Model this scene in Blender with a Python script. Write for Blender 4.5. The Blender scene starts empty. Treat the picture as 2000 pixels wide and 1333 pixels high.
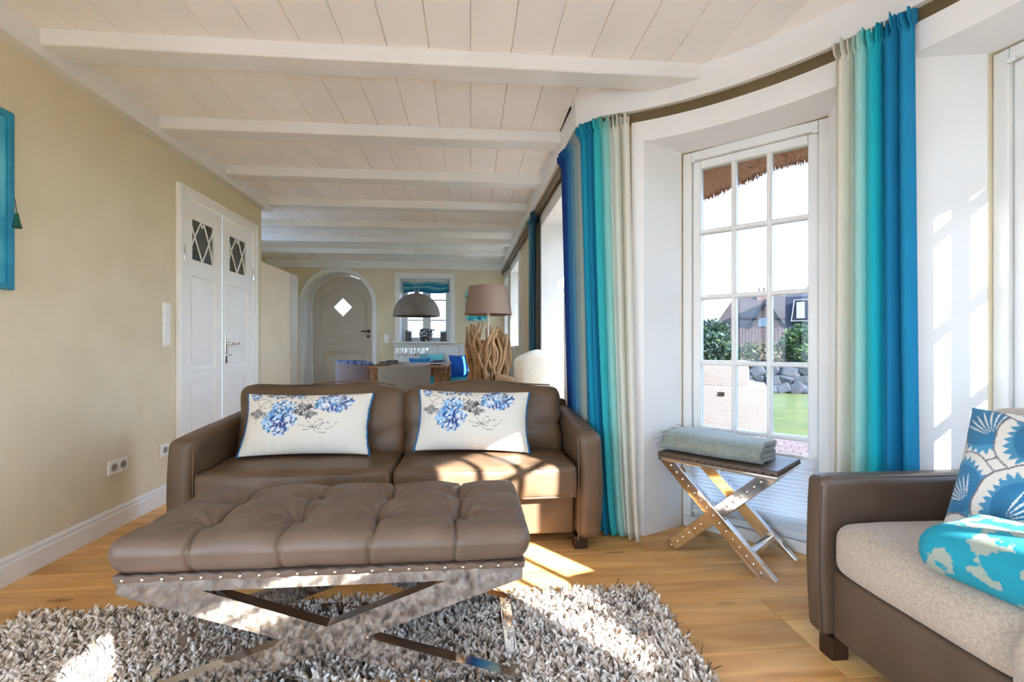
import bpy, math, random
import numpy as np
from mathutils import Vector, Matrix
from mathutils.geometry import tessellate_polygon

random.seed(7)
RNG = np.random.default_rng(11)
scene = bpy.context.scene
COL = scene.collection
R = math.radians
PI = math.pi

# ------------------------------------------------------------------ camera
cam_data = bpy.data.cameras.new('camera')
cam_data.sensor_width = 36.0
cam_data.lens = 36.0 * 930.0 / 2000.0
cam_data.shift_y = 9.5 / 2000.0
cam_data.clip_start = 0.02
cam_data.clip_end = 300
cam = bpy.data.objects.new('camera', cam_data)
COL.objects.link(cam)
cam.location = (0, 0, 1.04)
cam.rotation_euler = (R(90), 0, R(-4.98))
scene.camera = cam

# ------------------------------------------------------------------ light and exposure
scene.view_settings.view_transform = 'Standard'
scene.view_settings.look = 'None'
scene.view_settings.gamma = 1.0
scene.view_settings.exposure = 2.12
scene.view_settings.use_curve_mapping = False

world = bpy.data.worlds.new('sky')
scene.world = world
world.use_nodes = True
wn = world.node_tree
wn.nodes.clear()
w_out = wn.nodes.new('ShaderNodeOutputWorld')
w_bg = wn.nodes.new('ShaderNodeBackground')
w_tc = wn.nodes.new('ShaderNodeTexCoord')
w_sep = wn.nodes.new('ShaderNodeSeparateXYZ')
w_ramp = wn.nodes.new('ShaderNodeValToRGB')
wn.links.new(w_tc.outputs['Generated'], w_sep.inputs[0])
wn.links.new(w_sep.outputs['Z'], w_ramp.inputs[0])
w_ramp.color_ramp.elements[0].position = 0.0
w_ramp.color_ramp.elements[0].color = (0.60, 0.80, 1.0, 1)
w_ramp.color_ramp.elements[1].position = 0.75
w_ramp.color_ramp.elements[1].color = (0.30, 0.53, 1.0, 1)
wn.links.new(w_ramp.outputs[0], w_bg.inputs['Color'])
w_bg.inputs['Strength'].default_value = 3.9
wn.links.new(w_bg.outputs[0], w_out.inputs[0])

SUN_AZ = (-0.60, 0.80)
SUN_EL = R(25.0)
sun_data = bpy.data.lights.new('sun', 'SUN')
sun_data.energy = 12.0
sun_data.angle = R(0.55)
sun_data.color = (1.0, 0.98, 0.95)
sun = bpy.data.objects.new('sun', sun_data)
COL.objects.link(sun)
_n = math.hypot(*SUN_AZ)
sun_dir = Vector((SUN_AZ[0] / _n * math.cos(SUN_EL), SUN_AZ[1] / _n * math.cos(SUN_EL), -math.sin(SUN_EL)))
sun.rotation_euler = sun_dir.to_track_quat('-Z', 'Y').to_euler()
sun.location = (6, -8, 6)

try:
    scene.cycles.use_denoising = True
    scene.cycles.max_bounces = 12
    scene.cycles.diffuse_bounces = 8
    scene.cycles.glossy_bounces = 5
    scene.cycles.transparent_max_bounces = 24
    scene.cycles.sample_clamp_indirect = 8.0
    scene.cycles.caustics_reflective = False
    scene.cycles.caustics_refractive = False
except Exception:
    pass

# ------------------------------------------------------------------ helpers
def lin(r, g, b):
    def f(c):
        c = c / 255.0
        return c / 12.92 if c <= 0.04045 else ((c + 0.055) / 1.055) ** 2.4
    return (f(r), f(g), f(b))

def lina(*cols):
    return np.array([lin(*c) for c in cols])

def mat(name, col, rough=0.6, metal=0.0, col2=None, nscale=6.0, ndetail=4.0, stretch=None, lo=0.35, hi=0.65,
        bump=0.0, bscale=40.0, bdist=0.01, vcol=False, spec=0.5, sheen=0.0, transl=0.0, rnd=0.0, coat=0.0):
    m = bpy.data.materials.new(name)
    m.use_nodes = True
    nt = m.node_tree
    N, L = nt.nodes, nt.links
    b = N['Principled BSDF']
    b.inputs['Roughness'].default_value = rough
    b.inputs['Metallic'].default_value = metal
    b.inputs['Specular IOR Level'].default_value = spec
    if sheen:
        b.inputs['Sheen Weight'].default_value = sheen
    if coat:
        b.inputs['Coat Weight'].default_value = coat
        b.inputs['Coat Roughness'].default_value = 0.15
    tc = N.new('ShaderNodeTexCoord')
    mp = N.new('ShaderNodeMapping')
    L.new(tc.outputs['Object'], mp.inputs[0])
    if stretch:
        mp.inputs['Scale'].default_value = stretch
    if rnd:
        oi = N.new('ShaderNodeObjectInfo')
        cx = N.new('ShaderNodeCombineXYZ')
        mu = N.new('ShaderNodeMath'); mu.operation = 'MULTIPLY'; mu.inputs[1].default_value = 37.0
        L.new(oi.outputs['Random'], mu.inputs[0])
        for k in range(3):
            L.new(mu.outputs[0], cx.inputs[k])
        L.new(cx.outputs[0], mp.inputs['Location'])
    csock = None
    if vcol:
        at = N.new('ShaderNodeAttribute'); at.attribute_name = 'Col'
        csock = at.outputs['Color']
    if col2 is not None:
        nz = N.new('ShaderNodeTexNoise')
        nz.inputs['Scale'].default_value = nscale
        nz.inputs['Detail'].default_value = ndetail
        L.new(mp.outputs[0], nz.inputs['Vector'])
        rp = N.new('ShaderNodeValToRGB')
        rp.color_ramp.elements[0].position = lo
        rp.color_ramp.elements[1].position = hi
        rp.color_ramp.elements[0].color = (*col, 1)
        rp.color_ramp.elements[1].color = (*col2, 1)
        L.new(nz.outputs['Fac'], rp.inputs[0])
        if csock is None:
            csock = rp.outputs[0]
        else:
            mx = N.new('ShaderNodeMix'); mx.data_type = 'RGBA'; mx.blend_type = 'MULTIPLY'
            mx.inputs['Factor'].default_value = 1.0
            L.new(csock, mx.inputs['A']); L.new(rp.outputs[0], mx.inputs['B'])
            csock = mx.outputs['Result']
    if rnd and csock is not None:
        hs = N.new('ShaderNodeHueSaturation')
        mr = N.new('ShaderNodeMapRange')
        mr.inputs['To Min'].default_value = 1.0 - rnd
        mr.inputs['To Max'].default_value = 1.0 + rnd
        L.new(oi.outputs['Random'], mr.inputs['Value'])
        L.new(mr.outputs[0], hs.inputs['Value'])
        L.new(csock, hs.inputs['Color'])
        csock = hs.outputs[0]
    if csock is not None:
        L.new(csock, b.inputs['Base Color'])
    else:
        b.inputs['Base Color'].default_value = (*col, 1)
    if bump:
        nb = N.new('ShaderNodeTexNoise')
        nb.inputs['Scale'].default_value = bscale
        nb.inputs['Detail'].default_value = 5.0
        L.new(mp.outputs[0], nb.inputs['Vector'])
        bp = N.new('ShaderNodeBump')
        bp.inputs['Strength'].default_value = bump
        bp.inputs['Distance'].default_value = bdist
        L.new(nb.outputs['Fac'], bp.inputs['Height'])
        L.new(bp.outputs[0], b.inputs['Normal'])
    if transl:
        tr = N.new('ShaderNodeBsdfTranslucent')
        if csock is not None:
            L.new(csock, tr.inputs['Color'])
        else:
            tr.inputs['Color'].default_value = (*col, 1)
        ms = N.new('ShaderNodeMixShader')
        ms.inputs[0].default_value = transl
        L.new(b.outputs[0], ms.inputs[1]); L.new(tr.outputs[0], ms.inputs[2])
        L.new(ms.outputs[0], N['Material Output'].inputs[0])
    return m

def glass_mat(name, gloss=0.06, tint=(1, 1, 1), rough=0.0):
    m = bpy.data.materials.new(name)
    m.use_nodes = True
    N, L = m.node_tree.nodes, m.node_tree.links
    N.remove(N['Principled BSDF'])
    tr = N.new('ShaderNodeBsdfTransparent'); tr.inputs[0].default_value = (*tint, 1)
    gl = N.new('ShaderNodeBsdfGlossy'); gl.inputs['Roughness'].default_value = rough
    mx = N.new('ShaderNodeMixShader')
    lw = N.new('ShaderNodeLayerWeight'); lw.inputs['Blend'].default_value = 0.15
    mr = N.new('ShaderNodeMapRange')
    mr.inputs['To Min'].default_value = gloss * 0.5
    mr.inputs['To Max'].default_value = min(1.0, gloss * 8)
    L.new(lw.outputs['Facing'], mr.inputs['Value'])
    pw = N.new('ShaderNodeMath'); pw.operation = 'MULTIPLY'
    L.new(mr.outputs[0], pw.inputs[0]); pw.inputs[1].default_value = 1.0
    L.new(pw.outputs[0], mx.inputs[0])
    L.new(tr.outputs[0], mx.inputs[1]); L.new(gl.outputs[0], mx.inputs[2])
    L.new(mx.outputs[0], N['Material Output'].inputs[0])
    return m

def snoise(P, freq, seed=0, octs=4):
    """cheap smooth pseudo noise in [-1, 1] from sums of sines"""
    r = np.random.default_rng(seed)
    out = np.zeros(len(P))
    amp, tot = 1.0, 0.0
    for o in range(octs):
        for k in range(3):
            d = r.normal(size=3); d /= np.linalg.norm(d)
            out += amp * np.sin(P @ d * freq * (1.8 ** o) + r.uniform(0, 6.28))
            tot += amp
        amp *= 0.6
    return out / tot * 1.6

class MB:
    def __init__(s):
        s.V, s.F, s.C, s.n = [], [], [], 0
    def add(s, v, f, c=None):
        v = np.asarray(v, dtype=float).reshape(-1, 3)
        s.V.append(v)
        s.F += [tuple(int(i) + s.n for i in q) for q in f]
        if c is None:
            c = np.ones((len(v), 3))
        c = np.asarray(c, dtype=float)
        if c.ndim == 1:
            c = np.tile(c, (len(v), 1))
        s.C.append(c)
        s.n += len(v)
        return s
    def box(s, x0, x1, y0, y1, z0, z1, c=None):
        v = [(x, y, z) for z in (z0, z1) for y in (y0, y1) for x in (x0, x1)]
        f = [(0, 2, 3, 1), (4, 5, 7, 6), (0, 1, 5, 4), (2, 6, 7, 3), (0, 4, 6, 2), (1, 3, 7, 5)]
        return s.add(v, f, c)
    def prism(s, poly, a0, a1, axis='z', c=None):
        """polygon extruded along an axis: z -> (x,y), y -> (x,z), x -> (y,z)"""
        n = len(poly)
        def p(u, w, a):
            return {'z': (u, w, a), 'y': (u, a, w), 'x': (a, u, w)}[axis]
        v = [p(u, w, a0) for u, w in poly] + [p(u, w, a1) for u, w in poly]
        area = sum(poly[i][0] * poly[(i + 1) % n][1] - poly[(i + 1) % n][0] * poly[i][1] for i in range(n))
        ccw = area > 0
        if axis == 'y':
            ccw = not ccw
        if a1 < a0:
            ccw = not ccw
        top, bot = list(range(n, 2 * n)), list(range(n))[::-1]
        f = [tuple(top), tuple(bot)] + [(i, (i + 1) % n, n + (i + 1) % n, n + i) for i in range(n)]
        if not ccw:
            f = [q[::-1] for q in f]
        return s.add(v, f, c)
    def plate(s, outer, holes, a0, a1, axis='y', c=None):
        """polygon with holes, extruded"""
        loops = [outer] + holes
        tris = tessellate_polygon([[Vector((u, w, 0)) for u, w in l] for l in loops])
        flat = [q for l in loops for q in l]
        n = len(flat)
        def p(u, w, a):
            return {'z': (u, w, a), 'y': (u, a, w), 'x': (a, u, w)}[axis]
        v = [p(u, w, a0) for u, w in flat] + [p(u, w, a1) for u, w in flat]
        f = [tuple(t) for t in tris] + [tuple(i + n for i in t[::-1]) for t in tris]
        o = 0
        for l in loops:
            m = len(l)
            f += [(o + i, o + (i + 1) % m, n + o + (i + 1) % m, n + o + i) for i in range(m)]
            o += m
        s.add(v, f, c)
        s.fix = True
        return s
    def tube(s, pts, rad, n=8, closed=False, caps=True, c=None, flat=None):
        P = np.asarray(pts, float); m = len(P)
        rad = np.broadcast_to(np.asarray(rad, float), (m,))
        T = np.zeros_like(P)
        for i in range(m):
            if closed:
                T[i] = P[(i + 1) % m] - P[i - 1]
            else:
                T[i] = P[min(i + 1, m - 1)] - P[max(i - 1, 0)]
            T[i] /= (np.linalg.norm(T[i]) + 1e-12)
        ref = np.array([0, 0, 1.0]) if abs(T[0][2]) < 0.9 else np.array([1.0, 0, 0])
        A = np.cross(T[0], ref); A /= np.linalg.norm(A)
        V = []
        for i in range(m):
            A = A - T[i] * (A @ T[i]); A /= (np.linalg.norm(A) + 1e-12)
            Bv = np.cross(T[i], A)
            for k in range(n):
                a = 2 * PI * k / n
                V.append(P[i] + rad[i] * (math.cos(a) * A + math.sin(a) * Bv * (flat or 1.0)))
        f = []
        for i in range(m if closed else m - 1):
            j = (i + 1) % m
            for k in range(n):
                q = (k + 1) % n
                f.append((i * n + k, i * n + q, j * n + q, j * n + k))
        if caps and not closed:
            f.append(tuple(range(n))[::-1]); f.append(tuple((m - 1) * n + k for k in range(n)))
        return s.add(V, f, c)
    def lathe(s, prof, n=24, o=(0, 0, 0), c=None, cap=True):
        V, f = [], []
        m = len(prof)
        for r, z in prof:
            for k in range(n):
                a = 2 * PI * k / n
                V.append((o[0] + r * math.cos(a), o[1] + r * math.sin(a), o[2] + z))
        for i in range(m - 1):
            for k in range(n):
                q = (k + 1) % n
                f.append((i * n + k, i * n + q, (i + 1) * n + q, (i + 1) * n + k))
        if cap:
            f.append(tuple(range(n))[::-1]); f.append(tuple((m - 1) * n + k for k in range(n)))
        return s.add(V, f, c)
    def grid(s, A, c=None, flip=False, wrap=False):
        A = np.asarray(A); nu, nv = A.shape[:2]
        f = []
        for i in range(nu if wrap else nu - 1):
            ii = (i + 1) % nu
            for j in range(nv - 1):
                q = (i * nv + j, ii * nv + j, ii * nv + j + 1, i * nv + j + 1)
                f.append(q[::-1] if flip else q)
        return s.add(A.reshape(-1, 3), f, None if c is None else np.asarray(c).reshape(-1, 3))
    def rbox(s, cx, cy, cz, sx, sy, sz, r, n=(10, 10, 5), fn=None, c=None):
        """rounded box, subdivided; fn(P local, N) -> P local"""
        H = np.array([sx, sy, sz]) / 2
        pos = {}
        V, F = [], []
        ax = []
        for k in range(3):
            inner = np.linspace(-1, 1, n[k] + 1) * (H[k] - r)
            e = np.array([1.0, 0.8, 0.55, 0.28]) * r
            a = np.concatenate([-(H[k] - r) - e[:1], -(H[k] - r) - e[1:], inner, (H[k] - r) + e[1:][::-1], (H[k] - r) + e[:1]])
            ax.append(np.array(sorted(set(np.round(a, 7)))))
        def vid(p):
            k = tuple(np.round(p, 5))
            if k not in pos:
                pos[k] = len(V); V.append(p)
            return pos[k]
        for d in range(3):
            u, w = [(1, 2), (2, 0), (0, 1)][d]
            for sgn in (-1, 1):
                for i in range(len(ax[u]) - 1):
                    for j in range(len(ax[w]) - 1):
                        q = []
                        for (a, b_) in ((i, j), (i + 1, j), (i + 1, j + 1), (i, j + 1)):
                            p = [0.0, 0.0, 0.0]
                            p[d] = sgn * H[d]; p[u] = ax[u][a]; p[w] = ax[w][b_]
                            q.append(vid(p))
                        F.append(tuple(q) if sgn > 0 else tuple(q[::-1]))
        P = np.array(V)
        I = np.clip(P, -(H - r), H - r)
        D = P - I
        ln = np.linalg.norm(D, axis=1, keepdims=True)
        ln[ln < 1e-9] = 1
        Nn = D / ln
        P = I + Nn * r
        if fn is not None:
            P = fn(P.copy(), Nn)
        P = P + np.array([cx, cy, cz])
        return s.add(P, F, c)
    def data(s, name, m, smooth=True, ang=40):
        me = bpy.data.meshes.new(name)
        V = np.concatenate(s.V) if s.V else np.zeros((0, 3))
        me.from_pydata(V.tolist(), [], s.F)
        C = np.concatenate(s.C)
        if C.min() < 0.9999 or C.max() > 1.0001:
            at = me.color_attributes.new('Col', 'FLOAT_COLOR', 'POINT')
            at.data.foreach_set('color', np.concatenate([C, np.ones((len(C), 1))], 1).ravel())
        if getattr(s, 'fix', False):
            import bmesh
            bm = bmesh.new(); bm.from_mesh(me)
            bmesh.ops.recalc_face_normals(bm, faces=bm.faces)
            bm.to_mesh(me); bm.free()
        if smooth:
            me.shade_smooth()
            if ang < 180:
                me.set_sharp_from_angle(angle=R(ang))
        me.update()
        if m is not None:
            me.materials.append(m)
        return me
    def build(s, name, m, parent=None, smooth=True, ang=40, bevel=0.0, seg=2, solid=0.0, sub=0):
        o = bpy.data.objects.new(name, s.data(name, m, smooth, ang))
        COL.objects.link(o)
        if parent is not None:
            o.parent = parent
        if solid:
            md = o.modifiers.new('thickness', 'SOLIDIFY'); md.thickness = solid; md.offset = 0
        if bevel:
            md = o.modifiers.new('bevel', 'BEVEL'); md.width = bevel; md.segments = seg
            md.limit_method = 'ANGLE'; md.angle_limit = R(35)
        if sub:
            md = o.modifiers.new('smooth', 'SUBSURF'); md.levels = sub; md.render_levels = sub
        return o

def inst(name, me, parent, loc=(0, 0, 0), rot=(0, 0, 0), scale=(1, 1, 1)):
    o = bpy.data.objects.new(name, me)
    COL.objects.link(o)
    o.parent = parent
    o.location = loc; o.rotation_euler = rot; o.scale = scale
    return o

def tag(o, label=None, cat=None, group=None, kind=None):
    if label: o['label'] = label
    if cat: o['category'] = cat
    if group: o['group'] = group
    if kind: o['kind'] = kind
    return o

def thing(name, label, cat, loc=(0, 0, 0), rz=0.0, group=None):
    o = bpy.data.objects.new(name, None)
    COL.objects.link(o)
    o.empty_display_size = 0.1
    o.location = loc; o.rotation_euler = (0, 0, rz)
    return tag(o, label, cat, group)

def struct(name, label=None, loc=(0, 0, 0), rz=0.0):
    o = bpy.data.objects.new(name, None)
    COL.objects.link(o)
    o.empty_display_size = 0.1
    o.location = loc; o.rotation_euler = (0, 0, rz)
    o['kind'] = 'structure'
    if label: o['label'] = label
    return o

def S(o, label=None):
    o['kind'] = 'structure'
    if label: o['label'] = label
    return o

def dome_data(name, m, r, h=0.6, n=10):
    b = MB()
    prof = [(r * math.cos(a), r * h * math.sin(a)) for a in np.linspace(0, PI / 2 * 0.97, 5)]
    b.lathe(prof, n)
    return b.data(name, m)

# ------------------------------------------------------------------ materials
DOORW = mat('door_white', lin(246, 244, 241), 0.4, col2=lin(242, 240, 236), nscale=3)
WHITE = mat('white_paint', lin(230, 229, 227), 0.45, col2=lin(225, 224, 221), nscale=3, bump=0.03, bscale=60)
CEIL = mat('ceiling_white', lin(246, 242, 238), 0.5, col2=lin(240, 236, 232), nscale=2.5, bump=0.03, bscale=50, rnd=0.02)
KHAKI = mat('khaki_plaster', lin(222, 209, 180), 0.85, col2=lin(217, 203, 173), nscale=4, bump=0.06, bscale=120, bdist=0.004)
CREAM = mat('cream_plaster', lin(236, 222, 196), 0.8, col2=lin(230, 216, 190), nscale=4, bump=0.05, bscale=120, bdist=0.004)
GREIGE = mat('greige_paint', lin(206, 196, 182), 0.45, col2=lin(200, 190, 175), nscale=3)
OUTER = mat('rendered_brick', lin(170, 150, 130), 0.9, col2=lin(150, 130, 112), nscale=8)
GLASS = glass_mat('window_glass', 0.02)
TINTGLASS = glass_mat('tinted_window_glass', 0.02, (0.60, 0.61, 0.62))  # tint added to dim the bright outdoor view against the room
DOORGLASS = mat('dark_door_glass', lin(58, 56, 50), 0.08, col2=lin(84, 84, 76), nscale=5, spec=0.8)
CHROME = mat('polished_steel', (0.88, 0.87, 0.86), 0.07, 1.0, bump=0.035, bscale=9, bdist=0.02)
BRASS = mat('aged_nickel', (0.55, 0.48, 0.40), 0.25, 1.0)
DARKMETAL = mat('dark_bronze', lin(74, 66, 58), 0.35, 0.8)
LEATHER = mat('taupe_leather', lin(106, 84, 64), 0.45, col2=lin(95, 75, 57), nscale=7, bump=0.12, bscale=260, bdist=0.002, spec=0.45)
LEATHER2 = mat('stone_leather', lin(112, 92, 78), 0.48, col2=lin(102, 83, 70), nscale=6, bump=0.10, bscale=260, bdist=0.002, spec=0.45)
LEATHER3 = mat('brown_leather', lin(90, 72, 58), 0.42, col2=lin(80, 64, 51), nscale=7, bump=0.12, bscale=260, bdist=0.002, spec=0.5)
DARKWOOD = mat('dark_stained_wood', lin(58, 38, 28), 0.4, col2=lin(44, 28, 20), nscale=10, stretch=(1, 1, 0.2))
OATMEAL = mat('oatmeal_wool', lin(186, 170, 152), 0.95, col2=lin(164, 148, 132), nscale=160, ndetail=3, bump=0.3, bscale=300, bdist=0.003, sheen=0.2)
FABRIC = mat('printed_cotton', (1, 1, 1), 0.9, vcol=True, bump=0.12, bscale=400, bdist=0.002, sheen=0.1)
CURTAIN = mat('dip_dyed_linen', (1, 1, 1), 0.9, vcol=True, col2=(0.93, 0.93, 0.93), nscale=30, stretch=(6, 6, 0.6), bump=0.12, bscale=240, bdist=0.002, transl=0.28)
# ================================================================== room shell
XL = -2.02            # left wall
YF = 8.30             # far wall
YB = -2.40            # wall behind the photographer
ZC = 2.48             # ceiling boards
BC = (0.09, 1.03)     # centre of the round bay
BR = 1.745            # inner radius of the bay wall
HEAD = 2.161          # underside of the window heads
WIN_HALF, WIN_BACK = 15.35, 10.4

def xw(y):            # right wall (slightly out of square)
    return 0.71 - 0.11 * (y - 2.66) / 5.64 if y > 2.66 else 0.71

def bay(a, r):
    return (BC[0] + r * math.cos(R(a)), BC[1] + r * math.sin(R(a)))

def arc(a0, a1, r, n=None):
    n = n or max(2, int(abs(a1 - a0) / 1.5) + 1)
    return [bay(a, r) for a in np.linspace(a0, a1, n)]

# ---- floor of oak planks
OAK = bpy.data.materials.new('oiled_oak')
OAK.use_nodes = True
_N, _L = OAK.node_tree.nodes, OAK.node_tree.links
_b = _N['Principled BSDF']
_tc = _N.new('ShaderNodeTexCoord'); _oi = _N.new('ShaderNodeObjectInfo')
_mp = _N.new('ShaderNodeMapping'); _L.new(_tc.outputs['Object'], _mp.inputs[0])
_mp.inputs['Scale'].default_value = (0.9, 7.0, 1.0)
_mu = _N.new('ShaderNodeMath'); _mu.operation = 'MULTIPLY'; _mu.inputs[1].default_value = 53.0
_L.new(_oi.outputs['Random'], _mu.inputs[0])
_cx = _N.new('ShaderNodeCombineXYZ')
for _k in range(3): _L.new(_mu.outputs[0], _cx.inputs[_k])
_L.new(_cx.outputs[0], _mp.inputs['Location'])
_n1 = _N.new('ShaderNodeTexNoise'); _n1.inputs['Scale'].default_value = 2.2; _n1.inputs['Detail'].default_value = 7; _n1.inputs['Distortion'].default_value = 0.6
_L.new(_mp.outputs[0], _n1.inputs['Vector'])
_r1 = _N.new('ShaderNodeValToRGB'); _L.new(_n1.outputs['Fac'], _r1.inputs[0])
_r1.color_ramp.elements[0].position = 0.28; _r1.color_ramp.elements[0].color = (*lin(204, 146, 80), 1)
_r1.color_ramp.elements[1].position = 0.68; _r1.color_ramp.elements[1].color = (*lin(243, 196, 126), 1)
_v = _N.new('ShaderNodeTexVoronoi'); _v.inputs['Scale'].default_value = 1.3
_mp2 = _N.new('ShaderNodeMapping'); _mp2.inputs['Scale'].default_value = (1.3, 4.0, 1.0)
_L.new(_tc.outputs['Object'], _mp2.inputs[0]); _L.new(_cx.outputs[0], _mp2.inputs['Location'])
_L.new(_mp2.outputs[0], _v.inputs['Vector'])
_r2 = _N.new('ShaderNodeValToRGB'); _L.new(_v.outputs['Distance'], _r2.inputs[0])
_r2.color_ramp.elements[0].position = 0.03; _r2.color_ramp.elements[0].color = (*lin(120, 84, 56), 1)
_r2.color_ramp.elements[1].position = 0.13; _r2.color_ramp.elements[1].color = (1, 1, 1, 1)
_mx = _N.new('ShaderNodeMix'); _mx.data_type = 'RGBA'; _mx.blend_type = 'MULTIPLY'; _mx.inputs['Factor'].default_value = 1
_L.new(_r1.outputs[0], _mx.inputs['A']); _L.new(_r2.outputs[0], _mx.inputs['B'])
_hs = _N.new('ShaderNodeHueSaturation'); _mr = _N.new('ShaderNodeMapRange')
_mr.inputs['To Min'].default_value = 0.86; _mr.inputs['To Max'].default_value = 1.14
_L.new(_oi.outputs['Random'], _mr.inputs['Value']); _L.new(_mr.outputs[0], _hs.inputs['Value'])
_L.new(_mx.outputs['Result'], _hs.inputs['Color']); _L.new(_hs.outputs[0], _b.inputs['Base Color'])
_b.inputs['Roughness'].default_value = 0.45; _b.inputs['Specular IOR Level'].default_value = 0.3
_bp = _N.new('ShaderNodeBump'); _bp.inputs['Strength'].default_value = 0.12; _bp.inputs['Distance'].default_value = 0.004
_L.new(_n1.outputs['Fac'], _bp.inputs['Height']); _L.new(_bp.outputs[0], _b.inputs['Normal'])

SUBFLOOR = mat('subfloor', lin(70, 48, 30), 0.9, col2=lin(58, 40, 25))
fl = MB()
fl.box(-3.6, 2.02, YB - 0.1, 9.2, -0.06, -0.012)
floor = S(fl.build('floor', SUBFLOOR, smooth=False), 'honey-coloured oak plank floor')
def plank_data(w, l):
    b = MB()
    b.rbox(0, 0, 0, l - 0.0022, w - 0.0022, 0.012, 0.0015, n=(1, 1, 1))
    return b.data('plank', OAK, True, 60)
PW = 0.158
_pd = {}
def plank(x0, x1, yc):
    l = round(x1 - x0, 3)
    key = round(l, 2)
    if key not in _pd:
        _pd[key] = plank_data(PW, key)
    inst('plank', _pd[key], floor, ((x0 + x1) / 2, yc, -0.006))
_r = random.Random(3)
y = YB + PW / 2
while y < YF:
    dx = y - BC[1]
    xr = BC[0] + math.sqrt(max(2.1 ** 2 - dx * dx, 0)) if abs(dx) < 1.95 else 0.0
    xr = max(xr, 1.15 if (3.2 < y < 4.6 or -2.1 < y < -0.7) else 0.78)
    x = XL if y < 4.85 else -3.4
    l = _r.choice([0.7, 1.0, 1.3, 1.6, 1.9])
    while x < xr:
        x1 = min(x + l, xr)
        if xr - x1 < 0.3: x1 = xr
        plank(round(x, 2), round(x1, 2), y)
        x = x1
        l = _r.choice([1.3, 1.6, 1.9, 2.2])
    y += PW

# ---- ceiling of painted boards and beams
cb = MB()
cb.prism([(-3.6, YB - 0.2), (1.0, YB - 0.2), (1.0, -0.98)] + arc(-65.6, 65.6, 2.2) + [(1.0, 3.04), (1.0, 9.3), (-3.6, 9.3)], ZC + 0.02, ZC + 0.30)
ceiling = S(cb.build('ceiling', WHITE, smooth=False), 'white boarded ceiling with shallow beams')
BW = 0.20
bd = {}
def cboard(xc, y0, y1):
    key = (round(y1 - y0, 2))
    if key not in bd:
        l = key
        b = MB()
        g, t = 0.004, 0.020
        w = BW / 2
        b.prism([(-w + 0.0006, t), (-w + 0.0006, 0.006), (-w + g, 0), (w - g, 0), (w - 0.0006, 0.006), (w - 0.0006, t)], -l / 2, l / 2, 'y')
        bd[key] = b.data('ceiling_board', CEIL, False)
    inst('ceiling_board', bd[key], ceiling, (xc, (y0 + y1) / 2, ZC))
x = XL + 0.02
while x < 2.0:
    if x + BW < 0.72:
        y0, y1 = YB, YF
    else:
        dx = x - BC[0] if x > BC[0] else 0
        h = math.sqrt(max(1.85 ** 2 - max(dx - 0.1, 0) ** 2, 0.1))
        y0, y1 = BC[1] - h, BC[1] + h
    cboard(x + BW / 2, round(y0, 2), round(y1, 2))
    x += BW
x = XL + 0.02 - BW
while x > -3.5:
    cboard(x + BW / 2, 4.81, YF)
    x -= BW
ZB = 2.407
def beam(y, x0, x1):
    b = MB(); b.box(x0, x1, y, y + 0.145, ZB, ZC + 0.01)
    b.build('beam', WHITE, ceiling, bevel=0.008)
beam(2.335, XL + 0.02, 1.305)
for k, yy in enumerate([3.165, 3.975, 4.79, 5.60, 6.41, 7.22]):
    beam(yy, (XL + 0.02) if yy < 4.75 else -3.4, xw(yy) - 0.02)
beam(1.50, XL + 0.02, 1.70); beam(0.68, XL + 0.02, 1.74); beam(-0.14, XL + 0.02, 1.30); beam(-1.0, XL + 0.02, 0.66); beam(-1.85, XL + 0.02, 0.66)

# ---- cornices (boxed trims under the ceiling)
b = MB(); b.box(XL - 0.01, XL + 0.075, YB, 4.90, 2.361, ZC + 0.01)
S(b.build('trim_1', WHITE, bevel=0.004), 'boxed white cornice above the khaki wall')
b = MB(); b.box(-3.4, 0.66, YF - 0.07, YF + 0.01, 2.35, ZC + 0.01)
S(b.build('trim_2', WHITE, bevel=0.004), 'boxed white cornice on the far wall')
b = MB()
inner = [(xw(8.25) - 0.095, 8.25), (xw(2.75) - 0.095, 2.75)] + arc(68.0, -68.0, BR - 0.045) + [(0.62, -0.7), (0.62, YB)]
outer = [(0.72, YB), (0.72, -0.63)] + arc(-69.0, 69.0, BR + 0.01) + [(0.72, 2.70), (xw(8.25) + 0.01, 8.25)]
b.prism(inner + outer, 2.325, ZC + 0.01)
inner2 = [(p[0] + 0.035 * 0, p[1]) for p in inner]
S(b.build('trim_3', WHITE, bevel=0.003), 'white curved cornice running round the bay')
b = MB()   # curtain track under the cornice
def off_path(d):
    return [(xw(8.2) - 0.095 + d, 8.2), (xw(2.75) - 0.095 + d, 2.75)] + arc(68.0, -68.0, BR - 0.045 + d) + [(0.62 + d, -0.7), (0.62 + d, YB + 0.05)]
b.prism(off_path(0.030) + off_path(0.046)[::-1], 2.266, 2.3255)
S(b.build('trim_4', mat('olive_rail', lin(104, 88, 54), 0.5, col2=lin(96, 80, 48), nscale=8), smooth=False), 'olive brown curtain rail under the curved cornice')

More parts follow.
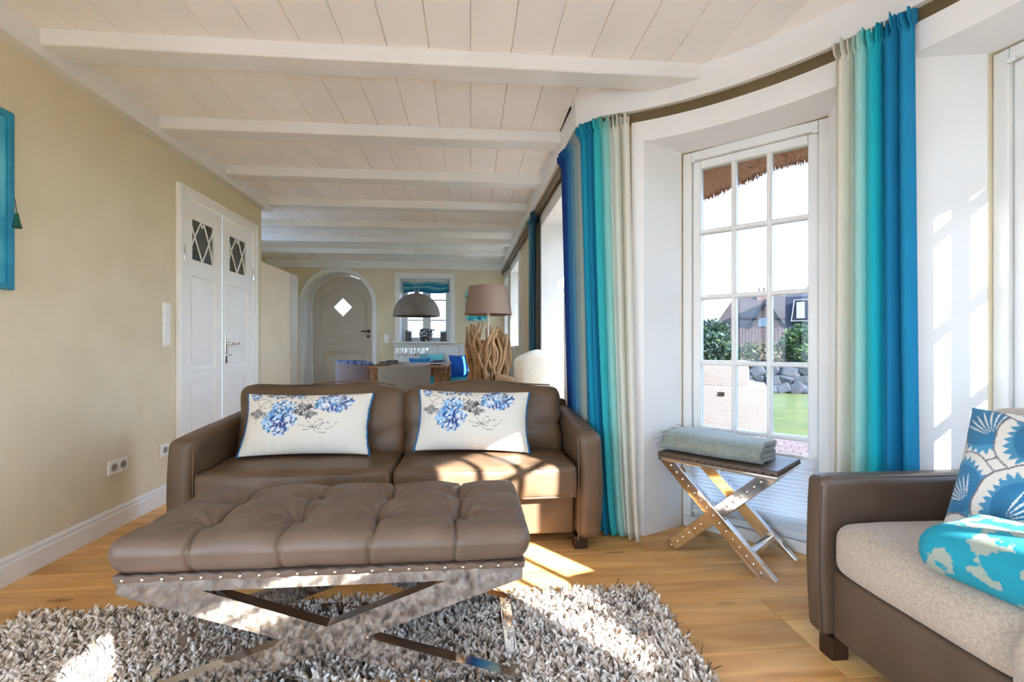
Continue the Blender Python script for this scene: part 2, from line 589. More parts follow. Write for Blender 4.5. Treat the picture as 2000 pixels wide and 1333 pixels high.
# ---- walls
DY0, DY1, DZ = 3.525, 4.60, 2.105      # double door opening
b = MB()
b.box(XL - 0.14, XL, YB, -2.1, 0, 2.50); b.box(XL - 0.14, XL, -2.1, 0.5, 2.15, 2.50); b.box(XL - 0.14, XL, 0.5, DY0, 0, 2.50)
b.box(XL - 0.14, XL, DY1, 4.81, 0, 2.50)
b.box(XL - 0.14, XL, DY0, DY1, DZ, 2.50)
wl = S(b.build('wall_left', KHAKI, smooth=False), 'khaki plastered wall with the white double door')
b = MB(); b.box(XL - 0.12, XL, 4.812, 5.55, 0, 1.86)
S(b.build('wall_stair', CREAM, bevel=0.004), 'low cream partition wall beside the double door')
b = MB(); b.box(XL - 0.12, XL + 0.005, 5.55, 5.78, 0, 1.862)
S(b.build('trim_5', GREIGE, bevel=0.006), 'greige end post of the low partition')
b = MB(); b.box(-3.6, -3.4, 4.81, 5.2, 0, 2.5); b.box(-3.6, -3.4, 6.1, 9.0, 0, 2.5); b.box(-3.6, -3.4, 5.2, 6.1, 0, 0.5); b.box(-3.6, -3.4, 5.2, 6.1, 2.25, 2.5); b.box(-3.6, XL - 0.14, 4.70, 4.81, 0, 2.5)
S(b.build('wall_alcove', KHAKI, smooth=False))
# far wall with arched door niche and window
AX, AR, AS = -2.235, 0.575, 1.735
arch = [(AX - AR, 0.0)] + [(AX + AR * math.cos(a), AS + AR * math.sin(a)) for a in np.linspace(PI, 0, 25)] + [(AX + AR, 0.0)]
FWX0, FWX1, FWZ0, FWZ1 = -1.215, -0.345, 1.11, 2.215
b = MB()
# split around the arch so the outline stays simple
b.plate([(-3.6, 0.0), (-3.6, 2.5), (1.3, 2.5), (1.3, 0.0)] + arch[::-1], [[(FWX0, FWZ0), (FWX1, FWZ0), (FWX1, FWZ1), (FWX0, FWZ1)]], YF, YF + 0.55, 'y')
wf = S(b.build('wall_far', KHAKI, ang=25), 'khaki far wall with arched door and small window')
b = MB()
b.box(XL - 0.14, 1.2, YB - 0.3, YB, 2.15, 2.5); b.box(XL - 0.14, -1.75, YB - 0.3, YB, 0, 2.15); b.box(-0.2835, 1.2, YB - 0.3, YB, 0, 2.15)
S(b.build('wall_back', KHAKI, smooth=False))

# bay piers and heads
WANG = [45.0, 8.0, -29.0]
b = MB()
def niche_edge(a, side):   # three plan points from room side to outside
    return [bay(a + side * WIN_HALF, BR), bay(a + side * WIN_BACK, 1.995), bay(a + side * WIN_BACK, 2.22)]
for k in range(2):
    hi, lo = WANG[k], WANG[k + 1]
    e1 = niche_edge(hi, -1); e2 = niche_edge(lo, 1)
    poly = arc(hi - WIN_HALF, lo + WIN_HALF, BR) + e2[1:] + e1[1:][::-1]
    b.prism(poly, 0, 2.5)
for a in WANG:
    b.prism(arc(a + WIN_HALF + 0.2, a - WIN_HALF - 0.2, BR) + arc(a - WIN_HALF - 0.2, a + WIN_HALF + 0.2, 2.22), HEAD, 2.5)
NA0, NA1 = 3.42, 4.40
e1 = niche_edge(WANG[0], 1)
poly = e1[::-1] + arc(WANG[0] + WIN_HALF, 69.2, BR)[1:] + [(xw(NA0), NA0), (xw(NA0) + 0.31, NA0 + 0.07), (xw(NA0) + 0.5, NA0 + 0.07), (1.40, 2.88)]
b.prism(poly, 0, 2.5)
e2 = niche_edge(WANG[2], -1)
poly = arc(WANG[2] - WIN_HALF, -69.2, BR) + [(0.71, -0.85), (1.0, -0.95), (1.25, -0.95)] + e2[1:][::-1]
b.prism(poly, 0, 2.5)
b.box(0.71, 1.25, -2.02, -0.85, HEAD, 2.5); b.box(0.71, 1.25, YB - 0.3, -2.02, 0, 2.5)
NICHES = [(NA0, NA1, 0.0), (6.20, 7.18, 1.03), (7.62, 8.18, 1.03)]
prev = None
for k, (n0, n1, zs) in enumerate(NICHES):
    nxt = NICHES[k + 1][0] if k + 1 < len(NICHES) else None
    if nxt:
        b.prism([(xw(n1), n1), (xw(nxt), nxt), (xw(nxt) + 0.31, nxt + 0.07), (xw(nxt) + 0.5, nxt + 0.07), (xw(n1) + 0.5, n1 - 0.07), (xw(n1) + 0.31, n1 - 0.07)], 0, 2.5)
    else:
        b.prism([(xw(n1), n1), (xw(8.3), 8.30), (1.2, 8.30), (xw(n1) + 0.5, n1 - 0.04), (xw(n1) + 0.31, n1 - 0.04)], 0, 2.5)
    b.prism([(xw(n0), n0 - 0.01), (xw(n1), n1 + 0.01), (xw(n1) + 0.5, n1 + 0.01), (xw(n0) + 0.5, n0 - 0.01)], HEAD, 2.5)
    if zs:
        b.prism([(xw(n0), n0 - 0.01), (xw(n1), n1 + 0.01), (xw(n1) + 0.5, n1 + 0.01), (xw(n0) + 0.5, n0 - 0.01)], 0, zs)
wr = S(b.build('wall_right', KHAKI, ang=20), 'window wall swelling into a round bay')

# ---- windows
def make_window(name, label, loc, rz, W, z0, z1, cols, zbars, botrail=0.13, frame=0.05, stile=0.045, glass=None):
    """local x across, y outwards, z up; loc is the middle of the inner frame face"""
    r = struct(name, label, loc, rz)
    h = W / 2
    f = MB()
    f.box(-h, -h + frame, 0, 0.09, z0, z1); f.box(h - frame, h, 0, 0.09, z0, z1)
    f.box(-h + frame, h - frame, 0, 0.09, z1 - frame, z1); f.box(-h + frame, h - frame, 0, 0.09, z0, z0 + 0.045)
    f.build('frame', WHITE, r, bevel=0.005)
    i, zt, zb = h - frame - 0.002, z1 - frame - 0.002, z0 + 0.047
    sx = MB()
    sx.box(-i, -i + stile, 0.02, 0.075, zb, zt); sx.box(i - stile, i, 0.02, 0.075, zb, zt)
    sx.box(-i + stile, i - stile, 0.02, 0.075, zt - stile, zt); sx.box(-i + stile, i - stile, 0.02, 0.075, zb, zb + botrail)
    sx.build('sash', WHITE, r, bevel=0.006)
    g0, g1, gz0, gz1 = -i + stile, i - stile, zb + botrail, zt - stile
    xs = list(np.linspace(g0, g1, cols + 1)); zs = [gz0] + sorted(zbars) + [gz1]
    m = 0.0125
    for x in xs[1:-1]:
        bb = MB(); bb.prism([(x - m, 0.030), (x - m * 0.45, 0.022), (x + m * 0.45, 0.022), (x + m, 0.030), (x + m, 0.066), (x - m, 0.066)], gz0, gz1, 'z')
        bb.build('muntin', WHITE, r, smooth=False)
    for z in zs[1:-1]:
        bb = MB(); bb.prism([(0.0305, z - m), (0.0225, z - m * 0.45), (0.0225, z + m * 0.45), (0.0305, z + m), (0.0655, z + m), (0.0655, z - m)], g0, g1, 'x')
        bb.build('muntin', WHITE, r, smooth=False)
    for c in range(cols):
        for q in range(len(zs) - 1):
            p = MB(); p.box(xs[c] + (m if c else 0), xs[c + 1] - (m if c < cols - 1 else 0), 0.046, 0.050, zs[q] + (m if q else 0), zs[q + 1] - (m if q < len(zs) - 2 else 0))
            p.build('pane', glass or GLASS, r, smooth=False)
    # blind holder clips at the head
    for sg in (-1, 1):
        k = MB(); k.rbox(sg * (h - frame - 0.012), -0.006, z1 - frame - 0.004, 0.03, 0.016, 0.018, 0.005, n=(1, 1, 1))
        k.build('blind_clip', WHITE, r)
    return r

ZBARS = [0.566, 0.942, 1.318, 1.694]
names = ['tall white lattice window of the bay, behind the studded stool', 'tall white lattice window beside the fabric-seated sofa', 'tall lattice window of the bay behind the photographer']
for k, a in enumerate(WANG):
    w = make_window('window_%d' % (k + 1), names[k], (*bay(a, 1.978), 0), R(a - 90), 0.722, 0.0, 2.157, 3, ZBARS, glass=TINTGLASS if k < 2 else GLASS)
    # lining boards of the splayed niche and the casing on the room side
    for sd in (-1, 1):
        p0, p1 = bay(a + sd * WIN_HALF, BR - 0.022), bay(a + sd * WIN_BACK, 1.98)
        q0, q1 = bay(a + sd * (WIN_HALF + 0.45), BR - 0.022), bay(a + sd * (WIN_BACK + 0.45), 1.98)
        l = MB(); l.prism([p0, p1, q1, q0], 0.0, HEAD + 0.004)
        o = l.build('reveal', WHITE, w, smooth=False); o.matrix_parent_inverse = (Matrix.Translation(w.location) @ Matrix.Rotation(w.rotation_euler[2], 4, 'Z')).inverted()
        c = MB(); c.prism(arc(a + sd * WIN_HALF, a + sd * (WIN_HALF + 2.2), BR - 0.022, 4) + arc(a + sd * (WIN_HALF + 2.2), a + sd * WIN_HALF, BR + 0.002, 4), 0.0, HEAD + 0.108)
        o = c.build('casing', WHITE, w, ang=20); o.matrix_parent_inverse = (Matrix.Translation(w.location) @ Matrix.Rotation(w.rotation_euler[2], 4, 'Z')).inverted()
    c = MB(); c.prism(arc(a - WIN_HALF, a + WIN_HALF, BR - 0.022) + arc(a + WIN_HALF, a - WIN_HALF, 1.99), HEAD - 0.003, HEAD + 0.108)
    o = c.build('head_lining', WHITE, w, ang=20); o.matrix_parent_inverse = (Matrix.Translation(w.location) @ Matrix.Rotation(w.rotation_euler[2], 4, 'Z')).inverted()
    c = MB(); c.rbox(0, -0.012, 0.03, 0.70, 0.022, 0.06, 0.006, n=(2, 1, 1))
    c.build('threshold', WHITE, w)
    # pleated blind over the lower part
BLIND = mat('pleated_blind_cloth', lin(238, 240, 242), 0.8, transl=0.35)
for k, a in enumerate(WANG[:2]):
    lb = ['white pleated blind across the foot of the window behind the stool', 'white pleated blind at the foot of the window behind the fabric-seated sofa'][k]
    t = thing('pleated_blind', lb, 'blind', (*bay(a, 1.978), 0), R(a - 90), 'pleated blinds')
    bb = MB()
    zz = np.linspace(0.10, 0.475, 39)
    A = np.array([[(x, -0.006 + (0.008 if i % 2 else -0.004), z) for i, z in enumerate(zz)] for x in (-0.300, 0.300)])
    bb.grid(A); bb.build('pleated_cloth', BLIND, t, smooth=False)
    bb = MB(); bb.rbox(0, -0.006, 0.482, 0.604, 0.022, 0.016, 0.004, n=(1, 1, 1)); bb.build('top_rail', WHITE, t)
    bb = MB(); bb.rbox(0, -0.006, 0.095, 0.604, 0.022, 0.016, 0.004, n=(1, 1, 1)); bb.build('bottom_rail', WHITE, t)
nlab = ['tall lattice window in the wall behind the dark blue curtain', 'small lattice window past the driftwood lamp, nearer one', 'small lattice window in the far right corner']
for k, (n0, n1, zs) in enumerate(NICHES):
    yc = (n0 + n1) / 2
    W = n1 - n0 - 0.14
    rzz = R(-90) + math.atan2(0.11, 5.64)
    w = make_window('window_%d' % (k + 4), nlab[k], (xw(yc) + 0.31, yc, 0), rzz, W, zs, 2.157, 3 if k < 2 else 2, ZBARS if not zs else [1.38, 1.76], botrail=0.13 if not zs else 0.05)
    minv = (Matrix.Translation(w.location) @ Matrix.Rotation(rzz, 4, 'Z')).inverted()
    for (ya, yb, s_) in ((n0, n0 + 0.07, -1), (n1, n1 - 0.07, 1)):
        l = MB(); l.prism([(xw(ya) - 0.018, ya), (xw(ya) + 0.31, yb), (xw(ya) + 0.31, yb + s_ * 0.014), (xw(ya) - 0.018, ya + s_ * 0.014)], zs, HEAD + 0.004)
        o = l.build('reveal', WHITE, w, smooth=False); o.matrix_parent_inverse = minv
        l = MB(); l.prism([(xw(ya) - 0.018, ya + s_ * 0.005), (xw(ya) - 0.018, ya + s_ * 0.07), (xw(ya) + 0.002, ya + s_ * 0.07), (xw(ya) + 0.002, ya + s_ * 0.005)], zs, HEAD + 0.108)
        o = l.build('casing', WHITE, w, smooth=False); o.matrix_parent_inverse = minv
    l = MB(); l.prism([(xw(n0) - 0.018, n0), (xw(n1) - 0.018, n1), (xw(n1) + 0.31, n1), (xw(n0) + 0.31, n0)], HEAD - 0.003, HEAD + 0.108)
    o = l.build('head_lining', WHITE, w, smooth=False); o.matrix_parent_inverse = minv
    if zs:
        l = MB(); l.prism([(xw(n0) - 0.07, n0 - 0.08), (xw(n1) - 0.07, n1 + 0.08), (xw(n1) + 0.31, n1 + 0.02), (xw(n0) + 0.31, n0 - 0.02)], zs - 0.03, zs + 0.012)
        o = l.build('window_sill', WHITE, w, bevel=0.008); o.matrix_parent_inverse = minv
# unseen windows added behind the photographer to bring in more daylight
make_window('window_7', None, (1.03, -1.43, 0), R(-90), 0.95, 0.0, 2.157, 3, ZBARS)
for k in range(2):
    make_window('window_%d' % (8 + k), None, (-1.75 + 0.367 + k * 0.7333, YB - 0.12, 0), R(180), 0.733, 0.0, 2.15, 2, [0.75, 1.4])

for k in range(3):
    make_window('window_%d' % (12 + k), None, (XL - 0.03, -2.1 + 0.4333 + k * 0.8667, 0), R(90), 0.866, 0.0, 2.15, 2, [0.75, 1.4])  # unseen left-wall windows, added as cool fill light
    if k == 0: make_window('window_%d' % (15 + k), None, (-3.45, 5.2 + 0.45 + k * 0.9, 0), R(90), 0.899, 0.5, 2.25, 2, [1.1, 1.7])  # unseen stair window added to light the dining end

# ---- baseboards
def baseboard(name, pts, side):
    """moulded skirting along straight runs (parallel to y)"""
    b = MB()
    for (y0, y1, x) in pts:
        prof = [(0, 0), (0.018, 0), (0.018, 0.085), (0.014, 0.095), (0.014, 0.108), (0.006, 0.122), (0, 0.122)]
        b.prism([(x + side * px, pz) for px, pz in prof], y0, y1, 'y')
    return S(b.build(name, WHITE, ang=20), 'moulded white skirting board')
baseboard('baseboard_left', [(0.5, 3.455, XL), (4.67, 4.81, XL)], 1)
bb = MB(); bb.box(-1.62, -1.30, YF - 0.018, YF, 0, 0.12); S(bb.build('baseboard_far', WHITE, bevel=0.003))
# ================================================================== doors
door = struct('door_1', 'white double door with latticed panes in the khaki wall', (XL, 0, 0))
b = MB()   # casing
cw, ct = 0.065, 0.022
for (y0, y1, z0, z1) in ((DY0 - cw, DY0 + 0.005, 0, DZ + cw), (DY1 - 0.005, DY1 + cw, 0, DZ + cw), (DY0 + 0.005, DY1 - 0.005, DZ - 0.005, DZ + cw)):
    b.box(0, ct, y0, y1, z0, z1)
for (y0, y1, z0, z1) in ((DY0 - cw, DY0 - cw + 0.022, 0, DZ + cw), (DY1 + cw - 0.022, DY1 + cw, 0, DZ + cw), (DY0 - cw + 0.022, DY1 + cw - 0.022, DZ + cw - 0.022, DZ + cw)):
    b.box(ct, ct + 0.012, y0, y1, z0, z1)
b.build('door_casing', DOORW, door, bevel=0.004)
for k in range(2):
    y0 = DY0 + 0.008 + k * (DY1 - DY0) / 2; y1 = y0 + (DY1 - DY0) / 2 - 0.012
    lw_ = y1 - y0
    s0 = 0.10
    wz0, wz1 = 1.67, 1.965
    w0, w1 = y0 + 0.115, y1 - 0.115
    pan = [(0.14, 0.78), (0.87, 1.55)]
    b = MB()
    holes = [[(y0 + s0, a), (y1 - s0, a), (y1 - s0, c), (y0 + s0, c)] for a, c in pan] + [[(w0, wz0), (w1, wz0), (w1, wz1), (w0, wz1)]]
    b.plate([(y0, 0.008), (y1, 0.008), (y1, DZ - 0.01), (y0, DZ - 0.01)], holes, -0.030, 0.008, 'x')
    leaf = b.build('door_leaf', DOORW, door, ang=20, bevel=0.003)
    for a, c in pan:
        q = MB()
        q.box(-0.022, -0.010, y0 + s0 - 0.005, y1 - s0 + 0.005, a - 0.005, c + 0.005)
        q.rbox(-0.008, (y0 + y1) / 2, (a + c) / 2, 0.014, lw_ - 2 * s0 - 0.05, c - a - 0.05, 0.006, n=(1, 2, 2))
        q.build('panel', DOORW, leaf, bevel=0.003)
    q = MB(); q.box(-0.014, -0.010, w0 - 0.004, w1 + 0.004, wz0 - 0.004, wz1 + 0.004)
    q.build('pane', DOORGLASS, leaf, smooth=False)
    # crossed glazing bars
    wc = (w0 + w1) / 2
    def lat(pts):
        q = MB(); q.tube([(-0.004, yy, zz) for yy, zz in pts], 0.0065, 6); q.build('glazing_bar', DOORW, leaf)
    hw = (w1 - w0) / 2
    for sg in (-1, 1):
        for top in (0, 1):
            pass
    lat([(w0, wz1 - 0.03), (w0 + hw * 0.45, wz0 + 0.14), (wc, wz0)])
    lat([(wc, wz0), (wc + hw * 0.55, wz0 + 0.14), (w1, wz1 - 0.03)])
    lat([(w0, wz0 + 0.08), (w0 + hw * 0.35, wz0 + 0.18), (wc - 0.02, wz1)])
    lat([(wc + 0.02, wz1), (w1 - hw * 0.35, wz0 + 0.15), (w1, wz0)])
    lat([(wc - 0.022, wz1), (wc, wz1 - 0.035), (wc + 0.022, wz1)])
    for zz in (1.70, 0.35):
        q = MB(); q.rbox(0.016, (y0 - 0.002) if k == 0 else (y1 + 0.002), zz, 0.014, 0.016, 0.11, 0.005, n=(1, 1, 1)); q.build('hinge', CHROME, leaf)
    if k == 1:
        q = MB(); q.rbox(0.011, y0 + 0.045, 1.02, 0.008, 0.034, 0.25, 0.003, n=(1, 1, 1)); h = q.build('handle', CHROME, leaf)
        q.V, q.F, q.C, q.n = [], [], [], 0
        q.tube([(0.012, y0 + 0.045, 1.06), (0.055, y0 + 0.045, 1.06), (0.060, y0 + 0.055, 1.06), (0.060, y0 + 0.165, 1.062)], [0.010, 0.010, 0.011, 0.009], 10)
        q.tube([(0.012, y0 + 0.045, 0.965), (0.035, y0 + 0.045, 0.965), (0.037, y0 + 0.085, 0.965)], 0.006, 8)
        q.build('lever', CHROME, leaf)

# arched dutch door at the far end
ad = struct('door_2', 'arched greige dutch door with a diamond pane', (AX, YF, 0))
b = MB()
def arch_poly(rad, z0=0.0, sp=AS, n=25):
    return [(-rad, z0)] + [(rad * math.cos(a), sp + rad * math.sin(a)) for a in np.linspace(PI, 0, n)] + [(rad, z0)]
out, inn = arch_poly(AR + 0.065), arch_poly(AR - 0.004)
b.plate(out + inn[::-1], [], -0.025, 0.002, 'y'); b.build('door_casing', WHITE, ad, ang=30)
b = MB()
b.plate(arch_poly(AR + 0.001) + arch_poly(AR - 0.012)[::-1], [], 0.0, 0.42, 'y'); b.build('reveal', WHITE, ad, ang=30)
YD = 0.42
dia = [(-0.03 + 0.0, 1.73 - 0.17), (-0.03 + 0.165, 1.73), (-0.03, 1.73 + 0.17), (-0.03 - 0.165, 1.73)]
up = arch_poly(AR - 0.014, 1.085, AS)
b = MB(); b.plate(up, [dia], YD, YD + 0.05, 'y'); leaf = b.build('upper_leaf', GREIGE, ad, ang=30)
b = MB(); b.plate([(-AR + 0.014, 0.01), (AR - 0.014, 0.01), (AR - 0.014, 1.0835), (-AR + 0.014, 1.0835)], [[(-0.37, 0.14), (0.33, 0.14), (0.33, 0.93), (-0.37, 0.93)]], YD, YD + 0.05, 'y'); leaf2 = b.build('lower_leaf', GREIGE, ad, ang=30)
b = MB(); b.box(-0.38, 0.34, YD + 0.018, YD + 0.04, 0.13, 0.94); b.rbox(-0.02, YD + 0.016, 0.535, 0.62, 0.02, 0.70, 0.006, n=(1, 1, 1)); b.build('panel', GREIGE, leaf2)
b = MB(); b.plate(dia, [], YD + 0.022, YD + 0.026, 'y'); b.build('pane', TINTGLASS, leaf, smooth=False)
q = MB(); q.tube([(x, YD + 0.0, z) for x, z in dia], 0.012, 6, closed=True); q.build('pane_bead', WHITE, leaf)
m_ = []
for rad, zz in ((0.41, 1.19), (0.375, 1.225)):
    pts = [(-rad, zz)] + [(rad * math.cos(a), 1.66 + rad * math.sin(a)) for a in np.linspace(PI, 0, 21)] + [(rad, zz)]
    q = MB(); q.tube([(x - 0.02, YD - 0.001, z) for x, z in pts], 0.008, 6, closed=True); q.build('moulding', GREIGE, leaf)
q = MB(); q.tube([(x - 0.02, YD - 0.001, z) for x, z in ((-0.36, 0.13), (0.36, 0.13), (0.36, 0.94), (-0.36, 0.94))], 0.009, 6, closed=True); q.build('moulding', GREIGE, leaf2)
q = MB(); q.rbox(0, YD - 0.004, 1.084, 2 * AR - 0.05, 0.014, 0.022, 0.003, n=(1, 1, 1)); q.build('meeting_rail', GREIGE, leaf2)
q = MB(); q.rbox(0.42, YD - 0.006, 1.30, 0.05, 0.012, 0.06, 0.006, n=(1, 1, 1)); q.tube([(0.42, YD - 0.01, 1.30), (0.42, YD - 0.05, 1.30), (0.30, YD - 0.055, 1.30)], 0.012, 8); q.build('handle', DARKMETAL, leaf)
q = MB(); q.rbox(0.41, YD - 0.006, 1.21, 0.05, 0.012, 0.05, 0.006, n=(1, 1, 1)); q.build('lock_rose', DARKMETAL, leaf)

# window of the far wall
fw = struct('window_11', 'small casement window over the dining bench', ((FWX0 + FWX1) / 2, YF, 0))
fh = (FWX1 - FWX0) / 2
b = MB()
b.plate([(-fh - 0.075, FWZ0), (fh + 0.075, FWZ0), (fh + 0.075, FWZ1 + 0.075), (-fh - 0.075, FWZ1 + 0.075)], [[(-fh + 0.003, FWZ0 + 0.001), (fh - 0.003, FWZ0 + 0.001), (fh - 0.003, FWZ1 - 0.003), (-fh + 0.003, FWZ1 - 0.003)]], -0.022, 0.002, 'y')
b.build('casing', WHITE, fw, ang=20)
b = MB()
b.box(-fh, -fh + 0.012, 0, 0.40, FWZ0, FWZ1); b.box(fh - 0.012, fh, 0, 0.40, FWZ0, FWZ1); b.box(-fh, fh, 0, 0.40, FWZ1 - 0.012, FWZ1)
b.build('reveal', WHITE, fw, smooth=False)
b = MB(); b.rbox(0, 0.14, FWZ0 - 0.014, 2 * fh + 0.26, 0.42, 0.035, 0.014, n=(1, 1, 1)); b.build('window_sill', WHITE, fw)
b = MB()
y0, y1 = 0.31, 0.38
b.box(-fh + 0.012, -fh + 0.10, y0, y1, FWZ0, FWZ1); b.box(fh - 0.10, fh - 0.012, y0, y1, FWZ0, FWZ1)
b.box(-0.07, 0.07, y0, y1, FWZ0, FWZ1); b.box(-fh + 0.1, fh - 0.1, y0, y1, FWZ0, FWZ0 + 0.08); b.box(-fh + 0.1, fh - 0.1, y0, y1, FWZ1 - 0.08, FWZ1)
b.build('frame', WHITE, fw, bevel=0.005)
for sg in (-1, 1):
    xa, xb = sorted((sg * 0.07, sg * (fh - 0.10)))
    for z in (1.50, 1.86):
        q = MB(); q.box(xa, xb, y0 + 0.015, y1 - 0.01, z - 0.011, z + 0.011); q.build('muntin', WHITE, fw, smooth=False)
    for za, zb in ((FWZ0 + 0.08, 1.489), (1.511, 1.849), (1.871, FWZ1 - 0.08)):
        q = MB(); q.box(xa, xb, y0 + 0.03, y0 + 0.034, za, zb); q.build('pane', TINTGLASS, fw, smooth=False)
# ================================================================== leather sofa
def cushion_fn(seed, puff, wr=0.004, fr=14, top=1, H=None):
    def fn(P, N):
        u = P / H
        w = np.clip(1 - np.abs(u[:, 0]) ** 2.6, 0, 1) * np.clip(1 - np.abs(u[:, 1]) ** 2.6, 0, 1)
        w2 = np.clip(1 - np.abs(u[:, 0]) ** 2.6, 0, 1) * np.clip(1 - np.abs(u[:, 2]) ** 2.6, 0, 1)
        P[:, 2] += puff[2] * w * np.sign(u[:, 2]) * (np.abs(u[:, 2]) > 0.5)
        P[:, 1] += puff[1] * w2 * np.sign(u[:, 1]) * (np.abs(u[:, 1]) > 0.5)
        d = snoise(P, fr, seed) * wr
        P += N * d[:, None]
        return P
    return fn

def piping(path, m, parent, r=0.004, name='piping', closed=False):
    b = MB(); b.tube(path, r, 6, closed=closed); return b.build(name, m, parent)

sofa = thing('leather_sofa', 'two-seat taupe leather sofa behind the tufted ottoman', 'sofa', (-0.380, 2.36, 0))
SW = 2.09; hw = SW / 2
b = MB()   # plinth and back carcass
b.rbox(0, 0.46, 0.165, SW - 0.25, 0.74, 0.21, 0.015, n=(8, 4, 2))
b.build('base', LEATHER, sofa)
b = MB(); b.rbox(0, 0.80, 0.38, SW - 0.06, 0.10, 0.62, 0.03, n=(8, 1, 4)); b.build('back_panel', LEATHER, sofa)
def arm(sg, par, m, w=0.125, d=0.80, z0=0.055, zf=0.595, zb=0.655, x=None):
    b = MB()
    def fn(P, N):
        k = (P[:, 1] + d / 2) / d
        hz = (P[:, 2] + (zf - z0) / 2) / (zf - z0)
        P[:, 2] += np.clip(hz, 0, 1) * (zb - zf) * np.clip(k, 0, 1) ** 0.8
        P[:, 0] += sg * 0.012 * np.sin(np.clip(hz, 0, 1) * 3.1)
        P += N * (snoise(P, 16, 5 + int(sg)) * 0.002)[:, None]
        return P
    b.rbox(x, d / 2, (z0 + zf) / 2, w, d, zf - z0, 0.045, n=(3, 12, 8), fn=fn)
    return b.build('arm', m, par)
for sg in (-1, 1):
    a = arm(sg, sofa, LEATHER, x=sg * (hw - 0.0625))
    xa = sg * (hw - 0.125 + 0.004)
    piping([(xa, 0.010, 0.06), (xa, 0.006, 0.25), (xa, 0.006, 0.45), (xa, 0.012, 0.565)], LEATHER, a, 0.0035, 'seam')
sc = (SW - 0.25) / 2
for k, sg in enumerate((-1, 1)):
    H = np.array([sc - 0.004, 0.60, 0.165]) / 2
    b = MB()
    b.rbox(sg * sc / 2, 0.285, 0.355, sc - 0.004, 0.60, 0.165, 0.03, n=(44, 28, 8), fn=cushion_fn(20 + k, (0, 0.012, 0.022), 0.0065, 15, H=H))
    cu = b.build('seat_cushion', LEATHER, sofa)
    x0, x1 = sg * sc / 2 - sc / 2 + 0.012, sg * sc / 2 + sc / 2 - 0.012
    xs = np.linspace(x0, x1, 30)
    bulge = lambda x: 0.012 * (1 - abs((x - (x0 + x1) / 2) / ((x1 - x0) / 2)) ** 2.6)
    piping([(x, -0.016 - bulge(x) + 0.012, 0.427 + 0.004 * math.sin(x * 19 + k)) for x in xs], LEATHER, cu, 0.004)
    piping([(x, -0.016 - bulge(x) + 0.012, 0.283) for x in xs], LEATHER, cu, 0.004)
    # back cushion, leaning back and slightly slumped
    H = np.array([sc - 0.004, 0.24, 0.44]) / 2
    def bfn(P, N, k=k, H=H, sg=sg):
        u = P / H
        w = np.clip(1 - np.abs(u[:, 0]) ** 3, 0, 1) * np.clip(1 - np.abs(u[:, 2]) ** 3, 0, 1)
        P[:, 1] += np.where(u[:, 1] < 0, -0.045, 0.01) * w * (np.abs(u[:, 1]) > 0.4)
        P[:, 2] += 0.012 * np.sin(P[:, 0] * 9 + k * 2) * (u[:, 2] > 0.5) + (0.02 * np.clip(1 - np.abs(u[:, 0]) ** 4, 0, 1) - 0.02) * (u[:, 2] > 0.5)
        # crease lines radiating from the lower corners
        n1 = snoise(P * np.array([1.0, 1, 1.6]), 10, 31 + k, 4)
        P += N * (n1 * 0.010 - 0.012 * np.exp(-((u[:, 2] + 0.35 + 0.25 * np.sin(u[:, 0] * 4 + k)) / 0.10) ** 2) * (np.abs(u[:, 0]) > 0.6))[:, None]
        lean = 0.16
        y, z = P[:, 1].copy(), P[:, 2].copy()
        P[:, 1] = y * math.cos(lean) + z * math.sin(lean)
        P[:, 2] = z * math.cos(lean) - y * math.sin(lean)
        return P
    b = MB()
    b.rbox(sg * sc / 2 + (0.0 if sg < 0 else 0.0), 0.54, 0.590, sc - 0.004 + (0.02 if sg > 0 else 0.03), 0.24, 0.44, 0.06, n=(26, 8, 14), fn=bfn)
    bc = b.build('back_cushion', LEATHER, sofa)
    xs = np.linspace(x0 + 0.05, x1 - 0.05, 30)
    hx = (x1 - x0) / 2; mx = (x0 + x1) / 2
    pts = []
    for x in xs:
        u = (x - mx) / hx
        lx = x - sg * sc / 2
        pts.append((x, 0.494, 0.820 + 0.012 * math.sin(lx * 9 + k * 2) + 0.02 * (1 - abs(u) ** 4) - 0.02 + 0.004 - 0.02 * max(0, abs(u) - 0.8)))
    piping(pts, LEATHER, bc, 0.005)
for sx in (-1, 1):
    for sy in (0.07, 0.74):
        b = MB(); b.prism([(-0.035, -0.035), (0.035, -0.035), (0.035, 0.035), (-0.035, 0.035)], 0, 0.065)
        o = b.build('leg', DARKWOOD, sofa, smooth=False, bevel=0.004); o.location = (sx * (hw - 0.10), sy, 0)

# ------------------------------------------------------------------ printed pillows
def pillow_shape(a, bq, T, nu, nv, pinch=0.07, ex=0.55):
    u = np.sin(np.linspace(-PI / 2, PI / 2, nu) * 0.98) / math.sin(PI / 2 * 0.98)
    v = np.sin(np.linspace(-PI / 2, PI / 2, nv) * 0.98) / math.sin(PI / 2 * 0.98)
    U, Vv = np.meshgrid(u, v, indexing='ij')
    X = a * U * (1 - pinch * (1 - Vv ** 2))
    Z = bq * Vv * (1 - pinch * (1 - U ** 2))
    th = T * np.clip((1 - np.abs(U) ** 2.4) * (1 - np.abs(Vv) ** 2.4), 0, 1) ** ex
    return U, Vv, X, Z, th

